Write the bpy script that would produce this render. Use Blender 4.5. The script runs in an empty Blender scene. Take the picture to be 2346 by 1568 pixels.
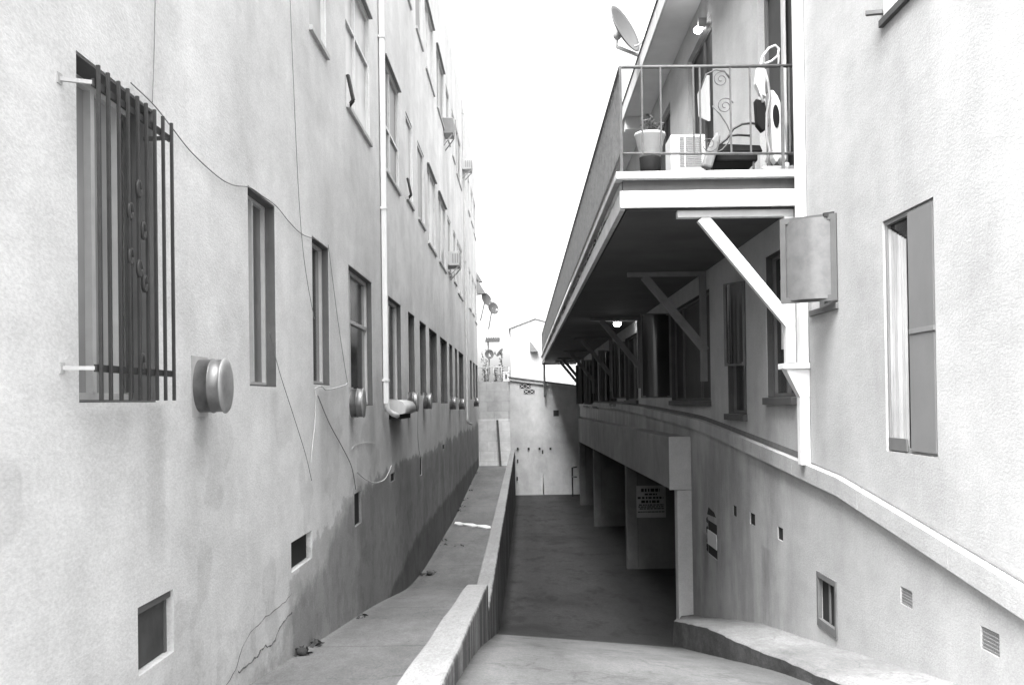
import bpy, bmesh, math, random
from mathutils import Vector, Matrix
random.seed(7)
R = math.radians
scene = bpy.context.scene
col = scene.collection

# ------------------------------------------------------------------ camera
PITCH, ROLL = 0.0105, 0.0142
SHX, SHY = -24/2346, 110/2346
cd = bpy.data.cameras.new("camera")
cam = bpy.data.objects.new("camera", cd)
col.objects.link(cam)
cd.sensor_width = 36.0
cd.lens = 35.0
cd.shift_x, cd.shift_y = SHX, SHY
cd.clip_start, cd.clip_end = 0.05, 1000
cam.rotation_euler = (math.pi/2 + PITCH, ROLL, 0)
scene.camera = cam

# ------------------------------------------------------------------ light
SUN_EL, SUN_AZ = R(58), R(205)          # azimuth clockwise from +Y: behind the camera, to its left
world = bpy.data.worlds.new("World")
scene.world = world
world.use_nodes = True
wt = world.node_tree
wt.nodes.clear()
w_out = wt.nodes.new('ShaderNodeOutputWorld')
w_bg = wt.nodes.new('ShaderNodeBackground')
w_sky = wt.nodes.new('ShaderNodeTexSky')
w_bw = wt.nodes.new('ShaderNodeRGBToBW')
w_sky.sky_type = 'NISHITA'
w_sky.sun_disc = False
w_sky.sun_elevation = SUN_EL
w_sky.sun_rotation = SUN_AZ
w_sky.dust_density = 4.0
wt.links.new(w_sky.outputs[0], w_bw.inputs[0])
# overcast: the cloud layer is brighter overhead than toward the horizon
w_tc = wt.nodes.new('ShaderNodeTexCoord'); w_sx = wt.nodes.new('ShaderNodeSeparateXYZ'); w_mr = wt.nodes.new('ShaderNodeMapRange'); w_mx = wt.nodes.new('ShaderNodeMath')
w_mr.inputs[3].default_value = 0.6; w_mr.inputs[4].default_value = 1.5
w_mx.operation = 'MULTIPLY'
wt.links.new(w_tc.outputs['Generated'], w_sx.inputs[0]); wt.links.new(w_sx.outputs[2], w_mr.inputs[0])
wt.links.new(w_mr.outputs[0], w_mx.inputs[1]); wt.links.new(w_bw.outputs[0], w_mx.inputs[0]); wt.links.new(w_mx.outputs[0], w_bg.inputs[0])
wt.links.new(w_bg.outputs[0], w_out.inputs[0])
w_bg.inputs[1].default_value = 0.15
sl = bpy.data.lights.new("sun", 'SUN')
sl.energy = 1.5
sl.angle = R(40)
sl.color = (1, 1, 1)
sun = bpy.data.objects.new("sun", sl)
col.objects.link(sun)
sd = Vector((math.sin(SUN_AZ)*math.cos(SUN_EL), math.cos(SUN_AZ)*math.cos(SUN_EL), math.sin(SUN_EL)))
sun.rotation_euler = sd.to_track_quat('Z', 'Y').to_euler()
sun.location = (-8, -16, 25)
vs = scene.view_settings
vs.view_transform = 'Standard'
vs.look = 'None'
vs.gamma = 1.0
vs.use_curve_mapping = False
vs.exposure = 2.55
scene.cycles.max_bounces = 8
scene.cycles.diffuse_bounces = 2
scene.cycles.sample_clamp_indirect = 4.0

# ------------------------------------------------------------------ measuring: a point of the photograph (2346 wide) to a place in the alley
_m = cam.rotation_euler.to_matrix()
def ray(u, v):
    x = (u - 1173)/2346 + SHX
    y = (784 - v)/2346 + SHY
    d = _m @ Vector((x*36, y*36, -35.0))
    return d / d.y
WL, WR = -1.85, 2.4
def onx(u, v, X):
    d = ray(u, v); t = X/d.x
    return t, d.z*t            # (y, z)
def ony(u, v, Y):
    d = ray(u, v)
    return d.x*Y, d.z*Y        # (x, z)
def PL(u, v): return onx(u, v, WL)
def PR(u, v): return onx(u, v, WR)

# ------------------------------------------------------------------ materials
class NT:
    def __init__(s, name):
        s.m = bpy.data.materials.new(name)
        s.m.use_nodes = True
        s.t = s.m.node_tree
        s.b = s.t.nodes['Principled BSDF']
        s._pos = None
    def n(s, k, **kw):
        x = s.t.nodes.new(k)
        for a, b in kw.items(): setattr(x, a, b)
        return x
    def pos(s):
        if s._pos is None: s._pos = s.n('ShaderNodeNewGeometry').outputs['Position']
        return s._pos
    def xyz(s):
        q = s.n('ShaderNodeSeparateXYZ'); s.t.links.new(s.pos(), q.inputs[0]); return q.outputs
    def put(s, sock, v):
        if hasattr(v, 'is_output'): s.t.links.new(v, sock)
        else: sock.default_value = v
    def math(s, op, a, b=0.0, clamp=False):
        q = s.n('ShaderNodeMath', operation=op, use_clamp=clamp)
        s.put(q.inputs[0], a); s.put(q.inputs[1], b)
        return q.outputs[0]
    def mul(s, a, b): return s.math('MULTIPLY', a, b)
    def add(s, a, b): return s.math('ADD', a, b)
    def sub(s, a, b): return s.math('SUBTRACT', a, b)
    def rng(s, v, a, b, c=0.0, d=1.0, smooth=True):
        q = s.n('ShaderNodeMapRange')
        if smooth: q.interpolation_type = 'SMOOTHSTEP'
        s.put(q.inputs[0], v)
        for i, z in enumerate((a, b, c, d)): s.put(q.inputs[i+1], z)
        return q.outputs[0]
    def noise(s, scale, detail=5, rough=0.55, stretch=(1, 1, 1), off=(0, 0, 0), dist=0.0):
        mp = s.n('ShaderNodeMapping')
        mp.inputs['Scale'].default_value = stretch
        mp.inputs['Location'].default_value = off
        s.t.links.new(s.pos(), mp.inputs[0])
        q = s.n('ShaderNodeTexNoise')
        s.t.links.new(mp.outputs[0], q.inputs['Vector'])
        q.inputs['Scale'].default_value = scale
        q.inputs['Detail'].default_value = detail
        q.inputs['Roughness'].default_value = rough
        q.inputs['Distortion'].default_value = dist
        return q.outputs[0]
    def finish(s, val, rough=0.9, bump=None, bstr=0.3, bdist=0.01, spec=0.3, metal=0.0):
        s.put(s.b.inputs['Base Color'], val if hasattr(val, 'is_output') else (val, val, val, 1))
        s.put(s.b.inputs['Roughness'], rough)
        s.b.inputs['Specular IOR Level'].default_value = spec
        s.b.inputs['Metallic'].default_value = metal
        if bump is not None:
            q = s.n('ShaderNodeBump')
            q.inputs['Strength'].default_value = bstr
            q.inputs['Distance'].default_value = bdist
            s.t.links.new(bump, q.inputs['Height'])
            s.t.links.new(q.outputs[0], s.b.inputs['Normal'])
        return s.m

def plain(name, v, rough=0.6, var=0.18, scale=6.0, metal=0.0, spec=0.4, streak=0.0):
    t = NT(name)
    a = t.noise(scale, 5, 0.6)
    f = t.rng(a, 0.25, 0.75, 1-var, 1+var*0.6, False)
    if streak:
        b = t.noise(1.0, 4, 0.6, (9, 9, 0.5))
        f = t.mul(f, t.rng(b, 0.35, 0.65, 1-streak, 1.0))
    return t.finish(t.mul(f, v), rough, t.noise(scale*14, 3), 0.12, 0.004, spec, metal)

def stucco(name, base, blotch=0.12, streak=0.14, stains=(), special=None, bstr=0.22):
    t = NT(name)
    n1 = t.noise(0.55, 7, 0.6, off=(3, 1, 7))
    n2 = t.noise(1.0, 6, 0.65, (1.7, 1.7, 0.7))
    n2b = t.noise(1.0, 5, 0.6, (1.1, 1.1, 0.22), off=(9, 2, 4))
    n3 = t.noise(75, 3, 0.75, (1, 0.5, 1))
    n4 = t.noise(5, 6, 0.7, (1, 0.45, 1))
    f = t.rng(n1, 0.3, 0.7, 1-blotch, 1+blotch*0.4)
    f = t.mul(f, t.rng(n2, 0.3, 0.62, 1-streak, 1.0))
    f = t.mul(f, t.rng(n2b, 0.32, 0.6, 1-streak*0.8, 1.0))
    n5 = t.noise(1.7, 8, 0.72, (1, 0.5, 1), off=(8, 3, 5), dist=0.6)
    f = t.mul(f, t.rng(n5, 0.4, 0.62, 1-blotch*0.45, 1.0))
    f = t.mul(f, t.rng(n4, 0.25, 0.75, 0.93, 1.05))
    f = t.mul(f, t.rng(n3, 0.3, 0.7, 0.89, 1.06))
    X, Y, Z = t.xyz()
    for (y0, z0, ln, w, k) in stains:
        yy = t.add(Y, t.rng(n4, 0, 1, -0.06, 0.06))
        d = t.math('ABSOLUTE', t.sub(yy, y0))
        a = t.rng(d, w*0.2, w, 1, 0)
        c = t.mul(t.rng(Z, z0-ln, z0-0.02, 0, 1), t.rng(Z, z0-0.02, z0+0.03, 1, 0))
        g = t.mul(t.mul(a, c), t.rng(n2, 0.3, 0.7, 0.5, 1.3))
        f = t.mul(f, t.sub(1.0, t.mul(g, k)))
    if special: f = special(t, f, X, Y, Z, n1, n2, n4)
    h = t.add(n3, t.add(t.mul(n4, 1.6), t.mul(n5, 0.9)))
    return t.finish(t.mul(f, base), 0.95, h, bstr, 0.012, 0.15)

def left_special(t, f, X, Y, Z, n1, n2, n4):
    # a darker coat of paint along the foot of the wall and older repainted patches
    wob = t.rng(t.noise(1.3, 10, 0.72, (1, 0.6, 1), off=(1, 5, 2)), 0.2, 0.8, -0.4, 0.4, False)
    top = t.rng(Y, 12, 17, -2.75, -2.32, False)
    d = t.rng(t.sub(t.add(Z, t.mul(wob, 0.35)), top), -0.06, 0.08, 1, 0)
    d = t.mul(d, t.rng(Y, 9.5, 12.5, 0, 1))
    f = t.mul(f, t.sub(1.0, t.mul(d, 0.46)))
    top2 = t.rng(Y, 6.2, 11.5, -2.0, -0.95, False)
    e = t.rng(t.sub(t.add(Z, wob), top2), -0.1, 0.12, 1, 0)
    e = t.mul(e, t.rng(Y, 6.0, 7.0, 0, 1))
    f = t.mul(f, t.sub(1.0, t.mul(e, 0.31)))
    e2 = t.mul(t.rng(t.add(Y, t.mul(wob, 0.5)), 7.82, 7.9, 0, 1), t.rng(t.sub(t.add(Z, t.mul(wob, 0.7)), t.rng(Y, 7.9, 11.2, -1.35, -0.92, False)), -0.02, 0.03, 1, 0))
    f = t.mul(f, t.sub(1.0, t.mul(e2, 0.28)))
    fl = t.rng(t.noise(3.2, 7, 0.7, off=(6, 2, 9)), 0.5, 0.56, 0, 1)
    fl = t.mul(fl, t.rng(Z, -1.0, -1.7, 0, 1))
    f = t.mul(f, t.sub(1.0, t.mul(fl, 0.13)))
    g = t.rng(t.add(Y, t.mul(wob, 1.2)), 11.0, 11.15, 0, 1)
    g = t.mul(g, t.rng(t.add(Z, wob), 0.0, 0.6, 1, 0))
    f = t.mul(f, t.sub(1.0, t.mul(g, 0.18)))
    pt = t.rng(t.noise(0.9, 3, 0.5, off=(4, 4, 1)), 0.56, 0.58, 0, 1)
    pt = t.mul(pt, t.rng(Z, -0.2, 0.1, 1, 0))
    f = t.mul(f, t.sub(1.0, t.mul(pt, 0.11)))
    return f

def right_special(t, f, X, Y, Z, n1, n2, n4):
    # water streaks running down below the ledge and grime toward the foot of the wall
    s = t.noise(1.0, 6, 0.65, (1.3, 1.3, 0.5), off=(2, 7, 3))
    m = t.mul(t.rng(Z, -0.2, -0.9, 0, 1), t.rng(Y, 6.5, 10.5, 0, 1))
    f = t.mul(f, t.sub(1.0, t.mul(t.mul(m, t.rng(s, 0.35, 0.7, 0.15, 1)), 0.12)))
    m2 = t.mul(t.rng(Z, 0.6, -0.5, 0, 1), t.rng(Y, 8.5, 9.5, 0, 1))
    f = t.mul(f, t.sub(1.0, t.mul(t.mul(m2, t.rng(s, 0.4, 0.62, 0, 1)), 0.2)))
    return f

def concrete(name, base, var=0.22, bands=0.0, special=None, scale=1.0, rough=0.85, cracks=0.0):
    t = NT(name)
    n1 = t.noise(0.9*scale, 7, 0.62, (1, 0.45, 1))
    n2 = t.noise(7*scale, 6, 0.7, (1, 0.35, 1))
    n3 = t.noise(70, 3, 0.8, (1, 0.28, 1))
    n6 = t.noise(22, 5, 0.75, (1, 0.3, 1))
    f = t.rng(n1, 0.3, 0.7, 1-var, 1+var*0.5)
    f = t.mul(f, t.rng(n2, 0.3, 0.7, 1-var*0.5, 1.06))
    f = t.mul(f, t.rng(n3, 0.3, 0.7, 0.8, 1.1))
    f = t.mul(f, t.rng(n6, 0.32, 0.6, 0.9, 1.03))
    if cracks:
        v = t.n('ShaderNodeTexVoronoi', feature='DISTANCE_TO_EDGE'); v.inputs['Scale'].default_value = cracks
        wv = t.n('ShaderNodeVectorMath', operation='ADD'); nz = t.n('ShaderNodeTexNoise'); nz.inputs['Scale'].default_value = 2.5; nz.inputs['Detail'].default_value = 6
        t.t.links.new(t.pos(), nz.inputs['Vector']); t.t.links.new(t.pos(), wv.inputs[0]); t.t.links.new(nz.outputs['Color'], wv.inputs[1]); t.t.links.new(wv.outputs[0], v.inputs['Vector'])
        f = t.mul(f, t.rng(v.outputs['Distance'], 0.0, 0.008, 0.72, 1.0))
    X, Y, Z = t.xyz()
    if bands:
        b = t.noise(1.0, 5, 0.6, (0.5, 3.0, 1), off=(5, 1, 1))
        f = t.mul(f, t.rng(b, 0.35, 0.65, 1-bands, 1.0))
    if special: f = special(t, f, X, Y, Z, n1, n2)
    return t.finish(t.mul(f, base), rough, t.add(n3, n2), 0.5, 0.01, 0.25)

def drive_special(t, f, X, Y, Z, n1, n2):
    # pale concrete apron, then old oil-stained paving beyond the joint; the wheel tracks are blacker
    wob = t.rng(n2, 0.2, 0.8, -0.12, 0.12, False)
    j = t.rng(t.add(Y, wob), 11.35, 11.75, 0, 1)
    f = t.mul(f, t.sub(1.0, t.mul(j, 0.75)))
    oil = t.rng(t.noise(0.7, 5, 0.6, (1, 0.6, 1), off=(7, 3, 1)), 0.5, 0.68, 0, 1)
    f = t.mul(f, t.sub(1.0, t.mul(t.mul(oil, t.rng(Y, 9, 14, 0.15, 1)), 0.42)))
    spots = t.rng(t.noise(2.6, 6, 0.65, off=(1, 9, 4), stretch=(1, 0.4, 1)), 0.52, 0.66, 0, 1)
    f = t.mul(f, t.sub(1.0, t.mul(spots, t.rng(Y, 5, 14, 0.12, 0.42))))
    tr = t.math('ABSOLUTE', t.sub(t.math('ABSOLUTE', t.sub(X, 0.85)), 0.68))
    f = t.mul(f, t.sub(1.0, t.mul(t.mul(t.rng(tr, 0.05, 0.3, 1, 0), t.rng(n1, 0.3, 0.7, 0.3, 1)), 0.25)))
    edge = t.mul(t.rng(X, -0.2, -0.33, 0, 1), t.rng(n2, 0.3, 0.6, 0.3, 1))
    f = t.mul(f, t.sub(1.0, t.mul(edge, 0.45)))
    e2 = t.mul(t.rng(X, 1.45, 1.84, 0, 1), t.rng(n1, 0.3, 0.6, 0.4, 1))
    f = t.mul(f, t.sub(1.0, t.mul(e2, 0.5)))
    return f
def walk_special(t, f, X, Y, Z, n1, n2):
    j = t.rng(t.add(Y, t.rng(n2, 0, 1, -0.4, 0.4)), 11, 17, 0, 1)
    f = t.mul(f, t.sub(1.0, t.mul(j, 0.25)))
    c = t.math('ABSOLUTE', t.sub(t.math('MODULO', Y, 3.4), 1.7))
    f = t.mul(f, t.rng(c, 0.0, 0.03, 0.6, 1.0))
    e = t.rng(t.add(X, t.rng(n2, 0, 1, -0.1, 0.1)), -1.72, -1.84, 1, 0.0)
    f = t.mul(f, t.rng(e, 0, 1, 1.18, 1.0))
    return f
def grime_low(k, z0, z1):
    def sp(t, f, X, Y, Z, n1, n2):
        s = t.noise(1.0, 5, 0.6, (5, 5, 0.4), off=(2, 3, 3))
        m = t.mul(t.rng(Z, z1, z0, 0, 1), t.rng(s, 0.35, 0.62, 0.3, 1))
        return t.mul(f, t.sub(1.0, t.mul(m, k)))
    return sp
def parapet_special(t, f, X, Y, Z, n1, n2):
    # black drip marks down the driveway face
    s = t.noise(1.0, 5, 0.6, (1, 5, 0.4), off=(2, 3, 3))
    face = t.rng(X, -0.362, -0.352, 0, 1)
    f = t.mul(f, t.sub(1.0, t.mul(t.mul(face, t.rng(s, 0.42, 0.56, 0.1, 1)), 0.62)))
    far = t.rng(Y, 9.4, 9.6, 0, 1)
    f = t.mul(f, t.sub(1.0, t.mul(far, 0.12)))
    return f
def peel_special(t, f, X, Y, Z, n1, n2):
    p = t.rng(t.noise(2.2, 6, 0.7, (1, 0.9, 2.5)), 0.48, 0.52, 0, 1)
    p = t.mul(p, t.rng(Y, 9.2, 11, 0, 1))
    return t.mul(f, t.sub(1.0, t.mul(p, 0.8)))

def glassy(name, v, rough=0.12):
    t = NT(name)
    n = t.noise(1.2, 3)
    return t.finish(t.mul(t.rng(n, 0.3, 0.7, 0.7, 1.2), v), rough, t.noise(2.5, 2), 0.03, 0.02, 0.5)
def clear_glass(name):
    t = NT(name)
    tr = t.n('ShaderNodeBsdfTransparent'); tr.inputs[0].default_value = (.8, .8, .8, 1)
    gl = t.n('ShaderNodeBsdfGlossy'); gl.inputs['Roughness'].default_value = 0.03
    fr = t.n('ShaderNodeFresnel'); fr.inputs[0].default_value = 1.5
    mx = t.n('ShaderNodeMixShader')
    t.t.links.new(fr.outputs[0], mx.inputs[0]); t.t.links.new(tr.outputs[0], mx.inputs[1]); t.t.links.new(gl.outputs[0], mx.inputs[2])
    t.t.links.new(mx.outputs[0], t.t.nodes['Material Output'].inputs[0])
    return t.m
def glow(name, s):
    t = NT(name)
    t.finish(0.9, 0.3)
    t.b.inputs['Emission Color'].default_value = (1, 1, 1, 1)
    t.b.inputs['Emission Strength'].default_value = s
    return t.m

CAPS = [  # round vent caps on the left wall: centre y, z, radius, length
    (5.71, 0.112, 0.156, 0.165), (10.75, 0.005, 0.158, 0.15), (16.1, 0.012, 0.16, 0.17), (18.6, 0.024, 0.15, 0.16),
    (25.3, -0.03, 0.16, 0.17), (29.0, -0.06, 0.16, 0.17), (37.8, -0.01, 0.17, 0.2)]
cap_stains = [(y, z-r*0.8, 0.55, 0.17, 0.35) for (y, z, r, l) in CAPS] + [(14.2, -0.2, 0.8, 0.55, 0.4), (5.02, 0.0, 1.3, 0.2, 0.26), (4.5, -0.02, 0.45, 0.5, 0.16), (9.25, 0.12, 1.9, 0.3, 0.16), (7.4, 0.1, 1.0, 0.2, 0.16), (12.3, 0.0, 1.4, 0.4, 0.15), (22, 0.0, 1.6, 0.6, 0.15), (33, 0.0, 1.5, 0.6, 0.2), (16, -1.0, 1.4, 0.5, 0.15)]
M = {}
M['stucco_left'] = stucco('stucco_left', 0.78, 0.15, 0.07, cap_stains, left_special)
M['stucco_right'] = stucco('stucco_right', 0.46, 0.12, 0.09, [(9.9, -1.5, 1.0, 0.25, 0.3), (13.2, -1.8, 1.2, 0.3, 0.35)], right_special)
M['white'] = plain('white_paint', 0.74, 0.5, 0.06, 5, streak=0.06)
M['offwhite'] = plain('worn_white_paint', 0.5, 0.6, 0.15, 5, streak=0.12)
M['greyband'] = plain('grey_paint', 0.10, 0.6, 0.2, 4, streak=0.1)
M['peel'] = concrete('peeling_fascia', 0.5, 0.2, 0, peel_special)
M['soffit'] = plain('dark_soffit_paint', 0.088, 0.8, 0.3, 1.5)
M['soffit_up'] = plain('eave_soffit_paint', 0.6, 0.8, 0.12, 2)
M['brace'] = plain('timber_paint', 0.72, 0.6, 0.1, 5, streak=0.06)
M['iron'] = plain('black_iron', 0.035, 0.5, 0.3, 20)
M['railing'] = plain('weathered_railing_paint', 0.095, 0.6, 0.35, 14)
M['steel'] = plain('galvanised_steel', 0.22, 0.38, 0.45, 6, 0.8)
M['steel_cap'] = plain('worn_steel_cap', 0.34, 0.45, 0.35, 7, 0.4)
M['brace_shaded'] = plain('shaded_timber_paint', 0.2, 0.8, 0.2, 5, streak=0.1)  # bracket paint darkened to stand in for the shade under the balcony
M['door_dark'] = plain('dark_door_screen', 0.05, 0.6, 0.3, 3, spec=0.2)
M['vent_screen'] = plain('dusty_vent_screen', 0.06, 0.9, 0.6, 4)
M['steel_dull'] = plain('dull_metal', 0.3, 0.55, 0.3, 6, 0.4)
M['alu'] = plain('aluminium_frame', 0.62, 0.4, 0.12, 8, 0.3)
M['darkwood'] = plain('dark_wood', 0.06, 0.7, 0.3, 5)
M['greywood'] = plain('grey_wood', 0.12, 0.8, 0.25, 5)
M['pane_dark'] = glassy('dark_window_glass', 0.025)
M['pane_mid'] = glassy('grey_window_screen', 0.10, 0.35)
M['pane_light'] = glassy('sky_pale_window_glass', 0.30, 0.3)  # pale base colour paints in the sky mirrored by the upper panes
M['curtained'] = glassy('white_curtain_behind_glass', 0.5, 0.3)
M['sash_frame'] = plain('grey_sash_paint', 0.09, 0.6, 0.2, 8)
M['sign_board'] = plain('faded_sign_board', 0.24, 0.7, 0.15, 4)
M['frame_grey'] = plain('grey_frame', 0.2, 0.5, 0.15, 8)
M['screen'] = plain('insect_screen', 0.16, 0.8, 0.12, 3)
def frost_mat():
    t = NT('frosted_glass')
    X, Y, Z = t.xyz()
    n = t.noise(9, 5, 0.7)
    f = t.mul(0.16, t.rng(n, 0.3, 0.7, 0.85, 1.12))
    return t.finish(f, 0.36, t.noise(90, 3, 0.6), 0.15, 0.003, 0.5, 0.35)
M['frost'] = frost_mat()
M['clear'] = clear_glass('clear_glass')
M['void'] = plain('dark_interior', 0.012, 0.9, 0.2, 2)
M['curtain'] = plain('white_curtain', 0.36, 0.9, 0.2, 3, streak=0.4)
M['walk'] = concrete('walkway_concrete', 0.19, 0.25, 0.0, walk_special, cracks=0.42)
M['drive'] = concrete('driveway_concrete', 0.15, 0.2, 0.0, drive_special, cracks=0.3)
M['asphalt'] = concrete('asphalt', 0.07, 0.2)
M['parapet'] = concrete('parapet_concrete', 0.24, 0.14, 0, parapet_special)
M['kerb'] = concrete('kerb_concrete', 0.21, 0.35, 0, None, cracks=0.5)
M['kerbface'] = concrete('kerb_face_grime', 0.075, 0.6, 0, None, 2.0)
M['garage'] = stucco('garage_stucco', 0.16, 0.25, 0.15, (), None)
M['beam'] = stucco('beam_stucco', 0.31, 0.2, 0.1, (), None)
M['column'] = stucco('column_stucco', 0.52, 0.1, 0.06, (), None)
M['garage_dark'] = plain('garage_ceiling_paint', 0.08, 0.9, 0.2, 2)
M['backwall'] = stucco('back_wall_paint', 0.5, 0.14, 0.14, (), None)
M['farhouse'] = stucco('far_house_paint', 0.36, 0.06, 0.05, (), None)
M['cable'] = plain('grey_cable', 0.2, 0.6, 0.2, 10)
M['cable_light'] = plain('pale_cable', 0.5, 0.6, 0.2, 10)
M['black'] = plain('black_plastic', 0.012, 0.7, 0.2, 10, spec=0.1)
M['plastic_white'] = plain('white_plastic', 0.6, 0.35, 0.05, 8)
M['plastic_grey'] = plain('grey_plastic', 0.25, 0.4, 0.1, 8)
M['leaf'] = plain('leaf_green', 0.07, 0.6, 0.4, 12)
M['leaf_dark'] = plain('dry_leaf', 0.05, 0.8, 0.4, 12)
M['cloth'] = plain('grey_cloth', 0.2, 0.9, 0.2, 6)
M['dish'] = plain('dish_grey', 0.09, 0.5, 0.1, 6)
M['bulb'] = glow('lit_bulb', 14.0)
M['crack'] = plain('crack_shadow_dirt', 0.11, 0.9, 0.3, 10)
M['roofing'] = plain('roofing', 0.12, 0.9, 0.2, 3)
M['ground'] = concrete('ground_earth', 0.16, 0.25)

def block_mat():
    t = NT('concrete_blockwork')
    mp = t.n('ShaderNodeMapping'); mp.inputs['Rotation'].default_value = (R(90), 0, 0)
    t.t.links.new(t.pos(), mp.inputs[0])
    b = t.n('ShaderNodeTexBrick')
    t.t.links.new(mp.outputs[0], b.inputs['Vector'])
    b.inputs['Color1'].default_value = (.38, .38, .38, 1); b.inputs['Color2'].default_value = (.45, .45, .45, 1)
    b.inputs['Mortar'].default_value = (.36, .36, .36, 1)
    b.inputs['Scale'].default_value = 1.0
    b.inputs['Mortar Size'].default_value = 0.012
    b.inputs['Brick Width'].default_value = 0.6; b.inputs['Row Height'].default_value = 0.42
    bw = t.n('ShaderNodeRGBToBW'); t.t.links.new(b.outputs[0], bw.inputs[0])
    n = t.noise(2.0, 6, 0.65)
    X, Y, Z = t.xyz()
    f = t.mul(bw.outputs[0], t.rng(n, 0.3, 0.7, 0.8, 1.1))
    f = t.mul(f, t.rng(Z, -0.75, -0.73, 1.35, 0.95))
    return t.finish(f, 0.95, t.noise(40, 4), 0.4, 0.01, 0.2)
M['block'] = block_mat()

# ------------------------------------------------------------------ mesh helpers
class MB:
    def __init__(s): s.v, s.f, s.sm = [], [], []
    def face(s, *pts, smooth=False):
        i = len(s.v); s.v += [tuple(p) for p in pts]; s.f.append(tuple(range(i, i+len(pts)))); s.sm.append(smooth)
    def box(s, x0, x1, y0, y1, z0, z1):
        if x0 > x1: x0, x1 = x1, x0
        if y0 > y1: y0, y1 = y1, y0
        if z0 > z1: z0, z1 = z1, z0
        s.hexa([(x0,y0,z0),(x1,y0,z0),(x1,y1,z0),(x0,y1,z0)], [(x0,y0,z1),(x1,y0,z1),(x1,y1,z1),(x0,y1,z1)])
        return s
    def hexa(s, lo, hi):
        i = len(s.v); s.v += [tuple(p) for p in lo] + [tuple(p) for p in hi]
        for q in ((3,2,1,0),(4,5,6,7),(0,1,5,4),(1,2,6,5),(2,3,7,6),(3,0,4,7)):
            s.f.append(tuple(i+k for k in q)); s.sm.append(False)
        return s
    def bar(s, a, b, w, h=None, up=(0,0,1)):
        a, b = Vector(a), Vector(b); d = (b-a).normalized(); h = h or w
        u = Vector(up)
        if abs(d.dot(u)) > 0.98: u = Vector((1,0,0))
        r = d.cross(u).normalized(); u = r.cross(d).normalized()
        r *= w/2; u *= h/2
        s.hexa([a-r-u, a+r-u, a+r+u, a-r+u], [b-r-u, b+r-u, b+r+u, b-r+u])
        return s
    def tube(s, pts, r, n=8, caps=True):
        pts = [Vector(p) for p in pts]
        rad = r if isinstance(r, (list, tuple)) else [r]*len(pts)
        base = len(s.v); prev = None
        for k, p in enumerate(pts):
            d = (pts[min(k+1, len(pts)-1)] - pts[max(k-1, 0)])
            d = d.normalized() if d.length > 1e-9 else Vector((0,0,1))
            if prev is None:
                u = Vector((0,0,1)) if abs(d.z) < 0.9 else Vector((1,0,0))
            else: u = prev
            rr = d.cross(u)
            if rr.length < 1e-6: rr = d.cross(Vector((0,1,0)))
            rr.normalize(); u = rr.cross(d).normalized(); prev = u
            for j in range(n):
                a = 2*math.pi*j/n
                s.v.append(tuple(p + (rr*math.cos(a) + u*math.sin(a))*rad[k]))
        for k in range(len(pts)-1):
            for j in range(n):
                j2 = (j+1) % n
                s.f.append((base+k*n+j, base+k*n+j2, base+(k+1)*n+j2, base+(k+1)*n+j)); s.sm.append(True)
        if caps:
            s.f.append(tuple(base+j for j in reversed(range(n)))); s.sm.append(False)
            s.f.append(tuple(base+(len(pts)-1)*n+j for j in range(n))); s.sm.append(False)
        return s
    def lathe(s, prof, n=24, axis='Z', loc=(0,0,0)):
        base = len(s.v)
        for (r, h) in prof:
            for j in range(n):
                a = 2*math.pi*j/n; c, q = r*math.cos(a), r*math.sin(a)
                p = (c, q, h) if axis == 'Z' else (h, c, q)
                s.v.append((p[0]+loc[0], p[1]+loc[1], p[2]+loc[2]))
        for k in range(len(prof)-1):
            for j in range(n):
                j2 = (j+1) % n
                s.f.append((base+k*n+j, base+k*n+j2, base+(k+1)*n+j2, base+(k+1)*n+j)); s.sm.append(True)
        return s
    def ball(s, c, rx, ry, rz, n=16, m=10):
        base = len(s.v)
        for i in range(m+1):
            t = math.pi*i/m
            for j in range(n):
                a = 2*math.pi*j/n
                s.v.append((c[0]+rx*math.sin(t)*math.cos(a), c[1]+ry*math.sin(t)*math.sin(a), c[2]+rz*math.cos(t)))
        for i in range(m):
            for j in range(n):
                j2 = (j+1) % n
                s.f.append((base+i*n+j, base+(i+1)*n+j, base+(i+1)*n+j2, base+i*n+j2)); s.sm.append(True)
        return s
    def build(s, name, mat, parent=None, bevel=0.0, weld=False):
        me = bpy.data.meshes.new(name)
        me.from_pydata(s.v, [], s.f)
        for p, sm in zip(me.polygons, s.sm): p.use_smooth = sm
        if weld:
            bm = bmesh.new(); bm.from_mesh(me)
            bmesh.ops.remove_doubles(bm, verts=bm.verts, dist=1e-5)
            bmesh.ops.recalc_face_normals(bm, faces=bm.faces)
            bm.to_mesh(me); bm.free()
        me.materials.append(M[mat])
        o = bpy.data.objects.new(name, me); col.objects.link(o)
        if parent is not None:
            o.parent = parent
            o.location = -wloc(parent)
        if bevel:
            b = o.modifiers.new('bevel', 'BEVEL'); b.width = bevel; b.segments = 2; b.limit_method = 'ANGLE'
        return o
def wloc(o):
    v = Vector(o.location)
    while o.parent is not None:
        o = o.parent; v += Vector(o.location)
    return v
def tag(o, label, cat, group=None, kind=None):
    if label: o['label'] = label
    if cat: o['category'] = cat
    if group: o['group'] = group
    if kind: o['kind'] = kind
    return o
def thing(name, loc, label, cat, group=None):
    o = bpy.data.objects.new(name, None); col.objects.link(o); o.location = loc; o.empty_display_size = 0.2
    return tag(o, label, cat, group)
def structure(o): o['kind'] = 'structure'; return o
def copy_tree(o, parent=None):
    c = o.copy(); col.objects.link(c)
    if parent is not None: c.parent = parent
    for ch in list(o.children): copy_tree(ch, c)
    return c
def lerp(prof, y):
    if y <= prof[0][0]: return prof[0][1]
    for (a, za), (b, zb) in zip(prof, prof[1:]):
        if y <= b: return za + (zb-za)*(y-a)/(b-a)
    return prof[-1][1]
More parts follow.
